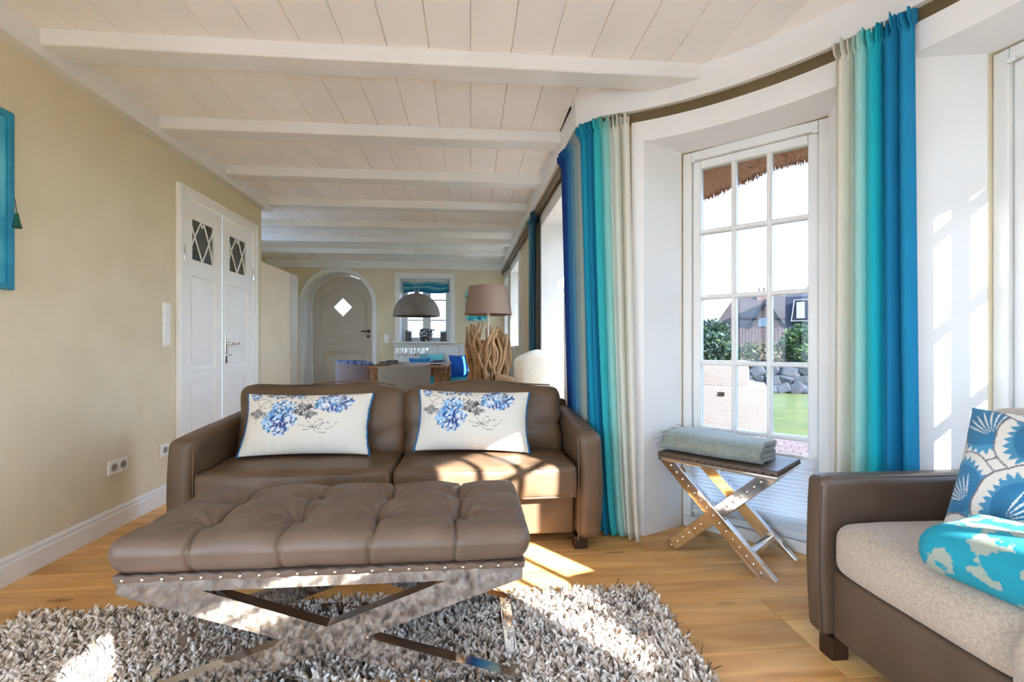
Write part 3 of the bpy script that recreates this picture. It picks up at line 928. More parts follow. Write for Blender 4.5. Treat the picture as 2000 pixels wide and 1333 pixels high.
def hydrangea(U, V):
    c = np.tile(np.array(lin(228, 222, 210)), (U.size, 1))
    P = np.stack([U.ravel() * 1.95, V.ravel()], 1)
    r = np.random.default_rng(5)
    blues = lina((34, 84, 150), (58, 120, 190), (96, 160, 214), (150, 196, 228), (214, 222, 236), (30, 120, 160), (44, 70, 130))
    greys = lina((96, 92, 96), (130, 126, 128), (66, 62, 68))
    def blob(cx, cy, rx, ry, n, pal, edge=0.25):
        nonlocal c
        d = np.hypot((P[:, 0] - cx) / rx, (P[:, 1] - cy) / ry)
        ang = np.arctan2((P[:, 1] - cy) / ry, (P[:, 0] - cx) / rx)
        lim = 1 + edge * 0.5 * np.sin(ang * 9 + cx * 7) * np.sin(ang * 5 + 1)
        sel = np.where(d < lim)[0]
        pts = np.stack([cx + rx * r.uniform(-1.1, 1.1, n), cy + ry * r.uniform(-1.1, 1.1, n)], 1)
        pc = pal[r.integers(0, len(pal), n)]
        D = np.hypot(P[sel, None, 0] - pts[None, :, 0], P[sel, None, 1] - pts[None, :, 1])
        i1 = D.argmin(1)
        d1 = D.min(1)
        col = pc[i1] * (1.1 - 1.5 * d1[:, None])
        ctr = d1 < 0.012
        col[ctr] = np.array(lin(236, 232, 224))
        gap = (np.sort(D, 1)[:, 1] - d1) < 0.008
        rr = r.random(len(sel)) < 0.65
        col[gap & rr] = np.array(lin(232, 228, 220))
        c[sel] = np.clip(col, 0, 1)
    blob(-1.66, 0.90, 0.18, 0.16, 30, blues); blob(-0.95, 0.93, 0.34, 0.13, 40, np.concatenate([blues, greys])); blob(-0.35, 0.90, 0.28, 0.11, 26, np.concatenate([blues, greys]))
    blob(-0.15, 0.42, 0.36, 0.22, 24, greys, 0.7); blob(0.12, 0.24, 0.26, 0.13, 14, greys, 0.7)
    blob(-1.55, 0.28, 0.24, 0.13, 16, greys, 0.8)
    blob(-0.72, 0.48, 0.38, 0.26, 70, blues); blob(-0.80, 0.02, 0.54, 0.46, 150, blues); blob(0.82, 0.63, 0.62, 0.34, 150, blues)
    ink = np.array(lin(60, 56, 56))
    def stroke(pts, w=0.010):
        p = np.array(pts, float)
        t = np.linspace(0, 1, 24)[:, None]
        q = (1 - t) ** 2 * p[0] + 2 * t * (1 - t) * p[1] + t ** 2 * p[2]
        D = np.full(len(P), 9.0)
        for k in range(len(q) - 1):
            a, d = q[k], q[k + 1] - q[k]
            s_ = np.clip(((P - a) @ d) / (d @ d), 0, 1)
            D = np.minimum(D, np.linalg.norm(P - a - s_[:, None] * d, axis=1))
        k = np.clip(1 - D / w, 0, 1)[:, None] ** 0.7
        c[:] = c * (1 - k) + ink * k
    for s_ in [[(0.30, -0.20), (0.45, 0.12), (0.62, 0.02)], [(0.30, -0.20), (0.60, -0.28), (0.62, 0.02)], [(0.30, -0.20), (0.75, -0.02), (1.05, -0.06)], [(0.30, -0.20), (0.80, -0.42), (1.05, -0.06)],
               [(0.30, -0.20), (0.40, -0.45), (0.75, -0.38)], [(0.30, -0.20), (0.10, 0.05), (-0.05, 0.20)], [(0.30, -0.20), (0.05, -0.20), (-0.18, -0.10)], [(-0.02, -0.28), (0.20, -0.34), (0.30, -0.20)],
               [(-1.60, 0.72), (-1.40, 0.85), (-1.15, 0.70)], [(-1.60, 0.72), (-1.55, 0.45), (-1.20, 0.45)], [(-1.15, 0.70), (-1.0, 0.50), (-1.20, 0.45)], [(-1.70, 0.30), (-1.50, 0.55), (-1.20, 0.72)], [(-1.66, 0.10), (-1.30, 0.20), (-1.10, 0.34)],
               [(-0.1, 0.80), (0.05, 0.72), (0.15, 0.5)], [(0.0, 0.86), (0.20, 0.76), (0.25, 0.52)], [(-0.25, 0.82), (-0.1, 0.6), (0.0, 0.5)], [(-1.62, -0.05), (-1.5, 0.05), (-1.55, 0.22)]]:
        stroke(s_)
    return c

def make_pillow(label, cat, loc, rz, lean, a, bq, T, colour, back, trim=None, nu=200, nv=120, roll=0.0, name='pillow', wr=0.004, sag=0.0, group=None, mt=None, pinch=0.07, ex=0.55):
    t = thing(name, label, cat, loc, rz, group)
    U, V, X, Z, th = pillow_shape(a, bq, T, nu, nv, pinch, ex)
    P3 = np.stack([X.ravel(), np.zeros(X.size), Z.ravel()], 1)
    wrk = snoise(P3, 22, 77, 3).reshape(X.shape) * wr * np.clip(th / T, 0, 1)
    ray = 0.0035 * np.sin(U * 42) * np.clip(-V - 0.35, 0, 1) * np.clip(th / T, 0, 1)
    def place(Y):
        x, y, z = X.copy(), Y.copy(), Z + bq
        if sag: z = z - sag * (1 - (X / a) ** 2) * (z / (2 * bq))
        cr, sr = math.cos(roll), math.sin(roll)
        x, z = x * cr - (z - bq) * sr, x * sr + (z - bq) * cr + bq
        cl, sl = math.cos(lean), math.sin(lean)
        y2 = y * cl + z * sl
        z2 = z * cl - y * sl
        return np.stack([x, y2, z2], -1)
    A = place(-th - wrk - ray); Bk = place(th * 0.8)
    b = MB(); b.grid(A, colour(U, V), flip=False)
    n0 = b.n
    b.grid(Bk, np.tile(np.array(back), (X.size, 1)), flip=True)
    body = b.build('pillow_cover', mt or FABRIC, t, ang=180)
    if trim:
        for (ei, nm) in ((0, 'l'), (-1, 'r')):
            e = A[ei]
            q = MB(); q.tube(e[::3] + np.random.default_rng(3).normal(0, 0.0012, e[::3].shape), 0.0062, 6); q.build('edge_trim', trim, t)
    return t
TRIM = mat('blue_trim', lin(34, 118, 176), 0.9, col2=lin(26, 96, 150), nscale=40, bump=0.4, bscale=200)
BK = lin(222, 216, 204)
make_pillow('white pillow with blue hydrangea print at the left of the sofa', 'pillow', (-0.872, 2.585, 0.462), R(0), R(22), 0.335, 0.170, 0.075, hydrangea, BK, TRIM, group='hydrangea pillows')
make_pillow('white hydrangea pillow catching sunlight on the right sofa seat', 'pillow', (0.012, 2.585, 0.466), R(-3), R(22), 0.312, 0.172, 0.075, hydrangea, BK, TRIM, roll=R(-1.5), group='hydrangea pillows')

# ================================================================== tufted ottoman
ott = thing('tufted_ottoman', 'buttoned stone leather ottoman on a mirrored cross frame', 'ottoman', (-0.415, 1.42, 0))
OW, OD = 1.142, 0.49
oh = OW / 2
zt, zr, zc = 0.378, 0.343, 0.189
def frame_poly():
    o = [(-oh, zt), (-oh, zr), (-0.11, zc), (-oh, 0.040), (-oh, 0.004), (oh, 0.004), (oh, 0.040), (0.11, zc), (oh, zr), (oh, zt)]
    h1 = [(-0.342, 0.345), (0.342, 0.345), (0.0, 0.226)]
    h2 = [(-0.342, 0.036), (0.0, 0.156), (0.342, 0.036)]
    return o, [h1, h2]
o_, h_ = frame_poly()
for (y0, y1) in ((0.0, 0.042), (OD - 0.042, OD)):
    b = MB(); b.plate(o_, h_, y0, y1, 'y'); b.build('cross_frame', CHROME, ott, ang=20)
for sg in (-1, 1):
    xa, xb = sorted((sg * oh, sg * (oh - 0.042)))
    b = MB(); b.box(xa, xb, 0.042, OD - 0.042, 0.004, 0.040); b.build('floor_runner', CHROME, ott, bevel=0.002)
    b = MB(); b.box(xa, xb, 0.042, OD - 0.042, zr, zt); b.build('top_rail', CHROME, ott, bevel=0.002)
BTX = [-0.375, -0.125, 0.125, 0.375]; BTY = [0.135, 0.335]
b = MB()
CW, CD, CH = OW + 0.05, OD + 0.05, 0.108
def ofn(P, N):
    u = P / (np.array([CW, CD, CH]) / 2)
    up = np.clip((u[:, 2] + 1) / 2, 0, 1)
    crown = 0.022 * np.clip(1 - np.abs(u[:, 0]) ** 3, 0, 1) * np.clip(1 - np.abs(u[:, 1]) ** 3, 0, 1)
    x, y = P[:, 0], P[:, 1] + OD / 2
    dz = np.zeros(len(P))
    for bx in BTX:
        for by in BTY:
            d = np.hypot(x - bx, y - by)
            dz -= 0.026 * np.exp(-(d / 0.05) ** 2) + 0.016 * np.exp(-(d / 0.016) ** 2)
            aa = np.arctan2(y - by, x - bx)
            dz += 0.0035 * np.sin(aa * 9 + bx * 40) * np.exp(-((d - 0.06) / 0.035) ** 2)
        w = np.exp(-((x - bx - 0.008 * np.sin(y * 20 + bx * 9)) / 0.0055) ** 2)
        wb = np.exp(-((x - bx) / 0.05) ** 2)
        dz -= 0.012 * w + 0.009 * wb
    for by in BTY:
        outw = (np.abs(x) > 0.375)
        dz -= np.where(outw, 0.010 * np.exp(-((y - by - 0.01 * np.sin(x * 15)) / 0.0055) ** 2) + 0.006 * np.exp(-((y - by) / 0.04) ** 2), 0.003 * np.exp(-((y - by) / 0.05) ** 2))
    dz += snoise(np.stack([x * 1.4, y, 0 * x], 1), 16, 9, 4) * 0.0025
    topw = np.clip(N[:, 2], 0, 1) * (u[:, 2] > 0)
    flat = (np.abs(P[:, 2]) >= CH / 2 - 1e-6) & (u[:, 2] > 0)
    topw = np.where(flat, 1.0, topw)
    P[:, 2] += (crown + dz) * topw
    # sides: bulge and vertical creases below the buttons
    side = np.where((np.abs(N[:, 1]) > 0.3), 1.0, 0.0)
    for bx in BTX:
        P[:, 1] -= np.sign(u[:, 1]) * side * 0.008 * np.exp(-((x - bx) / 0.007) ** 2)
    k = 1.0 - 0.022 * (1 - np.clip((u[:, 2] + 1) / 1.2, 0, 1)) - 0.0
    P[:, 0] *= k; P[:, 1] = (P[:, 1]) * (1.0 - 0.05 * (1 - np.clip((u[:, 2] + 1) / 1.2, 0, 1)))
    P += N * (snoise(P, 24, 44, 3) * 0.0022)[:, None]
    return P
b.rbox(0, OD / 2, 0.392 + CH / 2, CW, CD, CH, 0.042, n=(330, 140, 10), fn=ofn)
cush = b.build('cushion', LEATHER2, ott, ang=180)
for bx in BTX:
    for by in BTY:
        q = MB(); q.lathe([(0.011, 0), (0.010, 0.004), (0.005, 0.006), (0.001, 0.0065)], 12); o = q.build('button', LEATHER2, cush); o.location = (bx, by, 0.391 + CH + 0.022 - 0.052)
q = MB()
def band(x0, y0, x1, y1, n=80):
    t = np.linspace(0, 1, n)
    pts = []
    for k in t:
        x, y = x0 + (x1 - x0) * k, y0 + (y1 - y0) * k
        pts.append((x, y, k))
    return pts
q.rbox(0, OD / 2, 0.388, OW + 0.012, OD + 0.012, 0.022, 0.004, n=(40, 16, 1), fn=lambda P, N: P + np.stack([0 * P[:, 0], 0 * P[:, 0], 0.002 * np.sin(P[:, 0] * 120)], 1))
q.build('leather_band', LEATHER2, ott)
piping([(x, -0.009, 0.400 + 0.002 * math.sin(x * 110)) for x in np.linspace(-oh, oh, 120)], DARKWOOD, ott, 0.0025, 'stitch_line')
nd = dome_data('nail', BRASS, 0.0062, 0.7)
for i in range(22):
    inst('nail', nd, ott, (-oh + 0.02 + i * (OW - 0.04) / 21, -0.006, 0.386), (R(90), 0, 0))
for sg in (-1, 1):
    for i in range(10):
        inst('nail', nd, ott, (sg * (oh + 0.006), 0.02 + i * (OD - 0.04) / 9, 0.386), (0, sg * R(90), 0))

# ================================================================== studded stool
stool = thing('side_stool', 'low leather-topped stool with studded steel cross legs', 'stool', (1.288, 2.300, 0), R(-50.1))
SLW, SLD = 0.555, 0.335
sh = SLW / 2
cut = 0.085
zl = 0.448
def xbars(y0, y1):
    for sg in (-1, 1):
        b = MB()
        b.prism([(-sg * sh, zl), (-sg * (sh - cut), zl), (sg * sh, 0.0), (sg * (sh - cut), 0.0)], y0 + (0.0 if sg > 0 else 0.004), y1 - (0.0 if sg > 0 else 0.004), 'y')
        b.fix = True
        b.build('cross_bar', CHROME, stool, smooth=False, bevel=0.0015)
xbars(-SLD / 2, -SLD / 2 + 0.036); xbars(SLD / 2 - 0.036, SLD / 2)
sd_ = dome_data('stud', CHROME, 0.0075, 0.75)
for sg in (-1, 1):
    for i in range(15):
        if sg < 0 and 6 <= i <= 8: continue
        k = (i + 0.7) / 15.4
        x = -sg * (sh - cut / 2) + k * sg * (2 * sh - cut); z = zl * (1 - k)
        inst('stud', sd_, stool, (x, -SLD / 2 - (0 if sg > 0 else -0.004), z), (R(90), 0, 0))
b = MB(); b.rbox(0, 0, 0.455, SLW + 0.01, SLD + 0.006, 0.016, 0.003, n=(1, 1, 1)); b.build('top_frame', CHROME, stool)
b = MB(); b.rbox(0, 0, 0.476, SLW + 0.018, SLD + 0.014, 0.028, 0.008, n=(10, 6, 1)); b.build('seat', LEATHER3, stool)
for sx in (-1, 1):
    k = 0.27
    x = sx * (sh - cut / 2) - sx * k * (2 * sh - cut); 
    zz = zl * k * 0.62
    xx = sx * (sh - cut / 2 - (zz / zl) * (2 * sh - cut))
    b = MB(); b.rbox(xx, 0, zz, 0.034, SLD - 0.074, 0.030, 0.003, n=(1, 1, 1)); b.build('stretcher', CHROME, stool)
nd2 = dome_data('nail', DARKMETAL, 0.006, 0.7)
for i in range(15):
    inst('nail', nd2, stool, (-sh + 0.015 + i * (SLW - 0.03) / 14, -SLD / 2 - 0.007, 0.472), (R(90), 0, 0))
for i in range(11):
    inst('nail', nd2, stool, (sh + 0.009, -SLD / 2 + 0.012 + i * (SLD - 0.024) / 10, 0.472), (0, R(90), 0))

# folded throw on the stool
THROW = mat('sage_wool', lin(138, 146, 138), 0.95, col2=lin(122, 130, 120), nscale=60, bump=0.4, bscale=220, bdist=0.004, sheen=0.4)
thr = thing('folded_throw', 'sage grey wool throw with fringe folded on the studded stool', 'blanket', (1.288, 2.300, 0.4915), R(-50.1))
path = [(0.13, 0.034), (0.02, 0.034), (-0.085, 0.033), (-0.110, 0.037), (-0.118, 0.048), (-0.108, 0.058), (-0.08, 0.060), (0.02, 0.061), (0.115, 0.060), (0.138, 0.067), (0.140, 0.080), (0.120, 0.088), (0.02, 0.092), (-0.09, 0.089), (-0.128, 0.078), (-0.146, 0.055), (-0.145, 0.030), (-0.130, 0.014), (-0.10, 0.0105), (0.0, 0.0105), (0.13, 0.0105)]
pp = np.array(path)
# resample
seg = np.r_[0, np.cumsum(np.linalg.norm(np.diff(pp, axis=0), axis=1))]
tt = np.linspace(0, seg[-1], 90)
cy, cz = np.interp(tt, seg, pp[:, 0]), np.interp(tt, seg, pp[:, 1])
for _ in range(3):
    cy[1:-1] = (cy[:-2] + cy[1:-1] * 2 + cy[2:]) / 4; cz[1:-1] = (cz[:-2] + cz[1:-1] * 2 + cz[2:]) / 4
ty, tz = np.gradient(cy), np.gradient(cz); ln = np.hypot(ty, tz); ny, nz_ = -tz / ln, ty / ln
w = 0.0098
loop_y = np.r_[cy + ny * w, (cy - ny * w)[::-1]]; loop_z = np.r_[cz + nz_ * w, (cz - nz_ * w)[::-1]]
xs = np.linspace(-0.265, 0.195, 40)
A = []
for x in xs:
    k = (x + 0.265) / 0.46
    P = np.stack([np.full(len(loop_y), x), loop_y * (0.97 + 0.03 * math.sin(k * 5)) + 0.004 * math.sin(k * 9), np.clip(loop_z * (0.96 + 0.05 * math.sin(k * 4 + 1)), 0.0008, 1)], 1)
    P[:, 0] += 0.006 * np.sin(loop_y * 40) * (k > 0.97) 
    P[:, 2] += snoise(P, 26, 3, 3) * 0.0028 * (loop_z > 0.03)
    A.append(P)
b = MB(); b.grid(np.array(A).transpose(1, 0, 2), wrap=True, flip=False)
nn = len(xs); m2 = len(loop_y)
b.F.append(tuple(i * nn for i in range(m2))); b.F.append(tuple(i * nn + nn - 1 for i in range(m2))[::-1])
b.fix = True
tb = b.build('throw_body', THROW, thr, ang=60)
b = MB()
rr = np.random.default_rng(8)
for i in range(0, 90):
    k = rr.integers(0, 90)
    y0, z0 = cy[k], max(cz[k], 0.008)
    L_ = rr.uniform(0.03, 0.06)
    dx, dy, dz = -L_, rr.normal(0, 0.018), rr.normal(-0.004, 0.012)
    pts = [(-0.262, y0, z0), (-0.262 + dx * 0.5, y0 + dy * 0.3, z0 + dz * 0.2 + 0.004), (-0.262 + dx, y0 + dy, max(z0 + dz, 0.004))]
    b.tube(pts, [0.0035, 0.0032, 0.0012], 5)
o = b.build('fringe', THROW, thr); o['kind'] = 'stuff'

# ================================================================== fabric-seated sofa on the right
s2 = thing('fabric_seat_sofa', 'brown leather sofa with oatmeal wool seats at the right edge', 'sofa', (1.165, 1.56, 0), R(-90))
# local x runs towards the camera (world -y), local y runs to the bay wall (world +x)
b = MB(); b.rbox(0.60, 0.34, 0.185, 1.05, 0.62, 0.225, 0.015, n=(8, 4, 2)); b.build('base', LEATHER3, s2)
b = MB(); b.rbox(0.60, 0.565, 0.34, 1.10, 0.09, 0.52, 0.03, n=(8, 1, 4)); b.build('back_panel', LEATHER3, s2)
for (xx, sg) in ((0.035, -1), (1.165, 1)):
    b = MB()
    def fn(P, N, sg=sg):
        hz = np.clip((P[:, 2] + 0.265) / 0.53, 0, 1)
        P[:, 1] -= 0.010 * np.sin(hz * 3.1) * (P[:, 1] < 0)
        P += N * (snoise(P, 14, 3) * 0.0015)[:, None]
        return P
    b.rbox(xx, 0.30, 0.335, 0.085, 0.60, 0.535, 0.028, n=(3, 10, 8), fn=fn)
    a = b.build('arm', LEATHER3, s2)
    xs_ = xx - sg * 0.032
    piping([(xs_, 0.002, 0.075), (xs_, -0.008, 0.25), (xs_, -0.006, 0.45), (xs_, 0.002, 0.575)], LEATHER3, a, 0.003, 'seam')
    piping([(xs_, 0.03 + t_ * 0.53, 0.597) for t_ in np.linspace(0, 1, 12)], LEATHER3, a, 0.003, 'seam')
def seat2(x0, x1, y0, y1, z0, z1, k):
    H = np.array([x1 - x0, y1 - y0, z1 - z0]) / 2
    b = MB()
    def fn(P, N):
        u = P / H
        w = np.clip(1 - np.abs(u[:, 0]) ** 2.6, 0, 1) * np.clip(1 - np.abs(u[:, 1]) ** 2.6, 0, 1)
        P[:, 2] += 0.018 * w * (u[:, 2] > 0.5)
        f = (u[:, 1] < -0.3)
        P[:, 1] -= 0.022 * np.clip(1 - np.abs(u[:, 0]) ** 2.5, 0, 1) * f * np.clip(1 - np.abs(u[:, 2]) ** 2, 0, 1)
        # rounded plan corner at the arm
        P[:, 1] += 0.05 * np.clip(np.abs(u[:, 0]) - 0.75, 0, 1) ** 1.3 * f * 2
        P += N * (snoise(P, 12, 60 + k) * 0.003)[:, None]
        return P
    b.rbox((x0 + x1) / 2, (y0 + y1) / 2, (z0 + z1) / 2, x1 - x0, y1 - y0, z1 - z0, 0.045, n=(16, 14, 6), fn=fn)
    o = b.build('seat_cushion', OATMEAL, s2, ang=180)
    xs = np.linspace(x0 + 0.05, x1 - 0.05, 30)
    pts = []
    for x in xs:
        u = (x - (x0 + x1) / 2) / ((x1 - x0) / 2)
        pts.append((x, y0 + 0.007 - 0.016 * max(0, 1 - abs(u) ** 2.5) * 0.55 + 0.05 * max(abs(u) - 0.75, 0) ** 1.3 * 2, z1 - 0.026))
    piping(pts, OATMEAL, o, 0.0045)
seat2(0.088, 0.645, 0.006, 0.44, 0.298, 0.462, 0)
seat2(0.650, 1.112, -0.060, 0.44, 0.298, 0.455, 1)
for k in range(2):
    x0 = 0.190 + k * 0.45
    b = MB()
    H = np.array([0.505, 0.13, 0.40 if k == 0 else 0.24]) / 2
    def bf(P, N, H=H, k=k):
        u = P / H
        w = np.clip(1 - np.abs(u[:, 0]) ** 3, 0, 1) * np.clip(1 - np.abs(u[:, 2]) ** 3, 0, 1)
        P[:, 1] += np.where(u[:, 1] < 0, -0.03, 0.0) * w
        P[:, 2] += 0.02 * np.clip(1 - np.abs(u[:, 0]) ** 3, 0, 1) * (u[:, 2] > 0.4)
        P[:, 1] += 0.10 * P[:, 2]
        return P + N * (snoise(P, 11, 80 + k) * 0.004)[:, None]
    b.rbox(x0 + 0.235, 0.445, 0.640 if k == 0 else 0.54, 0.445, 0.13, 0.40 if k == 0 else 0.24, 0.055, n=(12, 4, 10), fn=bf)
    b.build('back_cushion', OATMEAL, s2, ang=180)
for sx in (0.06, 1.14):
    for sy in (0.05, 0.54):
        b = MB(); b.prism([(-0.03, -0.03), (0.03, -0.03), (0.03, 0.03), (-0.03, 0.03)], 0, 0.075)
        o = b.build('leg', DARKWOOD, s2, smooth=False, bevel=0.004); o.location = (sx, sy, 0)

def fan_print(U, V):
    c = np.tile(np.array(lin(222, 216, 206)), (U.size, 1))
    P = np.stack([U.ravel() * 0.66 - 0.15, V.ravel() * 0.62 + 0.12], 1)
    blue = np.array(lin(44, 118, 158)); blue2 = np.array(lin(70, 142, 178)); ink = np.array(lin(120, 110, 116))
    r = np.random.default_rng(2)
    mott = (0.9 + 0.25 * snoise(np.stack([P[:, 0], P[:, 1], 0 * P[:, 0]], 1), 9, 4))[:, None]
    fans = [(-0.62, 0.62, 0.34, 2.2), (-0.10, 0.52, 0.34, 0.9), (0.52, 0.60, 0.36, 1.5), (-0.70, -0.05, 0.30, 2.4), (-0.12, -0.16, 0.36, 0.5), (0.48, -0.08, 0.32, 1.2), (-0.66, -0.68, 0.34, 1.9), (0.02, -0.74, 0.36, 1.2), (0.62, -0.66, 0.34, 0.7), (-0.35, 0.95, 0.25, -1.2), (0.92, 0.2, 0.3, 2.6), (-0.98, 0.30, 0.22, 0.3)]
    for (cx, cy, rad, th) in fans:
        d = np.hypot(P[:, 0] - cx, P[:, 1] - cy) / rad
        a = np.arctan2(P[:, 1] - cy, P[:, 0] - cx) - th
        lob = 1.13 + 0.05 * np.abs(np.sin(a * 4))
        ring = np.abs(d - lob) < 0.022
        c[(d < lob)] = np.array(lin(222, 216, 206))
        c[ring] = ink
        tri = np.abs(((a * 31 / PI) % 2) - 1)
        lim = 0.82 + 0.16 * tri + 0.05 * np.sin(a * 5)
        m = d < lim
        col = np.where((d[:, None] > 0.75), blue2, blue) * mott
        c[m] = np.clip(col[m], 0, 1)
        # pale fronds fanning from the base
        bx, by = cx - rad * 0.55 * math.cos(th), cy - rad * 0.55 * math.sin(th)
        dd = np.hypot(P[:, 0] - bx, P[:, 1] - by) / rad
        aa = (np.arctan2(P[:, 1] - by, P[:, 0] - bx) - th + PI) % (2 * PI) - PI
        fr = (np.abs(aa) < 0.75) & (dd > 0.15) & (dd < 0.85) & (np.abs(((aa * 4.6 + 0.5) % 1) - 0.5) < 0.19 * np.sin(np.clip(dd, 0, 0.9) / 0.9 * PI))
        c[fr & m] = np.array(lin(224, 220, 212))
    return c
make_pillow('square pillow with petrol blue fan print leaning on the fabric-seated sofa', 'pillow', (1.440, 1.105, 0.470), R(-86), R(20), 0.235, 0.205, 0.080, fan_print, lin(210, 204, 194), None, 220, 200, roll=R(2), group='pillows on the fabric-seated sofa')
tp = thing('pillow', 'turquoise pillow with sand coral print lying flat on the wool seat', 'pillow', (1.285, 0.935, 0.535), R(-80), 'pillows on the fabric-seated sofa')
b = MB()
def tpf(P, N):
    u = P / np.array([0.225, 0.12, 0.055])
    w = np.clip(1 - np.abs(u[:, 0]) ** 2.5, 0, 1) * np.clip(1 - np.abs(u[:, 1]) ** 2.5, 0, 1)
    P[:, 2] += np.sign(u[:, 2]) * (np.abs(u[:, 2]) > 0.4) * 0.018 * w
    P[:, 1] *= 1 - 0.07 * (1 - u[:, 0] ** 2)
    P[:, 2] += 0.10 * P[:, 1]
    return P + N * (snoise(P, 20, 4, 3) * 0.003)[:, None]
b.rbox(0, 0, 0, 0.45, 0.24, 0.11, 0.05, n=(40, 24, 5), fn=tpf)
b.build('pillow_cover', mat('turquoise_coral_print', lin(20, 138, 156), 0.9, col2=lin(150, 158, 144), nscale=16, ndetail=9, lo=0.53, hi=0.55, bump=0.12, bscale=400, bdist=0.002), tp, ang=180)
piping([(x, -0.106 - 0.008 * (x / 0.2) ** 2, -0.012) for x in np.linspace(-0.19, 0.19, 20)], TURQ_P := mat('turquoise_piping', lin(20, 150, 170), 0.9), tp, 0.003)
# ================================================================== shaggy rug
RX0, RX1, RY0, RY1 = -1.69, 0.745, 0.30, 1.955
rug = thing('shaggy_rug', 'shaggy cream and charcoal wool rug under the ottoman', 'rug', (0, 0, 0))
b = MB(); b.rbox((RX0 + RX1) / 2, (RY0 + RY1) / 2, 0.006, RX1 - RX0, RY1 - RY0, 0.012, 0.004, n=(4, 4, 1))
b.build('backing', mat('rug_backing', lin(150, 138, 128), 0.95, col2=lin(120, 110, 102), nscale=40), rug)
def tufts(n, length, width, bend, pal, seed, rings=4, y0=RY0):
    r = np.random.default_rng(seed)
    x = r.uniform(RX0, RX1, n); y = r.uniform(y0, RY1, n)
    L_ = r.uniform(*length, n); w = r.uniform(*width, n)
    az = r.uniform(0, 2 * PI, n); tilt = r.uniform(0.35, bend, n)
    az2 = az + r.normal(0, 0.7, n)
    P = np.zeros((n, rings, 3))
    cur = np.stack([x, y, np.full(n, 0.008)], 1)
    P[:, 0] = cur
    for k in range(1, rings):
        f = k / (rings - 1)
        t = tilt * (0.4 + 0.85 * f); a = az + (az2 - az) * f
        d = np.stack([np.sin(t) * np.cos(a), np.sin(t) * np.sin(a), np.cos(t)], 1)
        cur = cur + d * (L_ / (rings - 1))[:, None]
        cur[:, 2] = np.maximum(cur[:, 2], 0.014)
        P[:, k] = cur
    V = np.zeros((n, rings, 4, 3))
    side = np.stack([-np.sin(az), np.cos(az), np.zeros(n)], 1)
    upv = np.stack([-np.cos(az) * 0.8, -np.sin(az) * 0.8, np.full(n, 0.6)], 1)
    prof = [0.8, 1.05, 1.05, 0.66]
    for k in range(rings):
        ww = (w * prof[k])[:, None]
        for q, (sa, sb) in enumerate(((1, 0), (0, 1), (-1, 0), (0, -1))):
            V[:, k, q] = P[:, k] + side * sa * ww + upv * sb * ww * 0.8
    base = (np.arange(n) * rings * 4)[:, None]
    F = []
    for k in range(rings - 1):
        for q in range(4):
            a, c = k * 4 + q, k * 4 + (q + 1) % 4
            F.append(np.concatenate([base + a, base + c, base + c + 4, base + a + 4], 1))
    F.append(np.concatenate([base + (rings - 1) * 4 + q for q in range(4)], 1))
    F = np.concatenate(F)
    col = np.asarray(pal)[r.integers(0, len(pal), n)] * r.uniform(0.85, 1.1, n)[:, None]
    C = np.repeat(col, rings * 4, axis=0)
    return V.reshape(-1, 3), F, C
def stuff_mesh(name, sets, m, parent, smooth=True):
    Vs, Fs, Cs, o = [], [], [], 0
    for V, F, C in sets:
        Vs.append(V); Fs.append(F + o); Cs.append(C); o += len(V)
    V, F, C = np.concatenate(Vs), np.concatenate(Fs), np.concatenate(Cs)
    me = bpy.data.meshes.new(name)
    me.vertices.add(len(V)); me.vertices.foreach_set('co', V.ravel())
    k = F.shape[1]
    me.loops.add(F.size); me.loops.foreach_set('vertex_index', F.ravel().astype(np.int32))
    me.polygons.add(len(F)); me.polygons.foreach_set('loop_start', np.arange(0, F.size, k, dtype=np.int32))
    me.update(calc_edges=True)
    at = me.color_attributes.new('Col', 'FLOAT_COLOR', 'POINT')
    at.data.foreach_set('color', np.concatenate([C, np.ones((len(C), 1))], 1).ravel())
    if smooth: me.shade_smooth()
    me.materials.append(m)
    ob = bpy.data.objects.new(name, me); COL.objects.link(ob); ob.parent = parent
    ob['kind'] = 'stuff'
    return ob
SHAG = mat('felted_wool_strands', (1, 1, 1), 0.95, vcol=True, sheen=0.25)
wool = lina((248, 240, 230), (240, 230, 218), (250, 246, 240), (230, 218, 204), (244, 234, 222), (208, 192, 178), (222, 206, 190))
dark = lina((44, 44, 52), (58, 56, 60), (34, 36, 46), (70, 64, 62))
tan_ = lina((164, 128, 96), (140, 112, 88))
stuff_mesh('pile', [tufts(23000, (0.028, 0.046), (0.0056, 0.0088), 1.05, wool, 1), tufts(9000, (0.036, 0.062), (0.0011, 0.0018), 1.1, dark, 2), tufts(1800, (0.036, 0.056), (0.002, 0.004), 1.1, tan_, 3)], SHAG, rug)

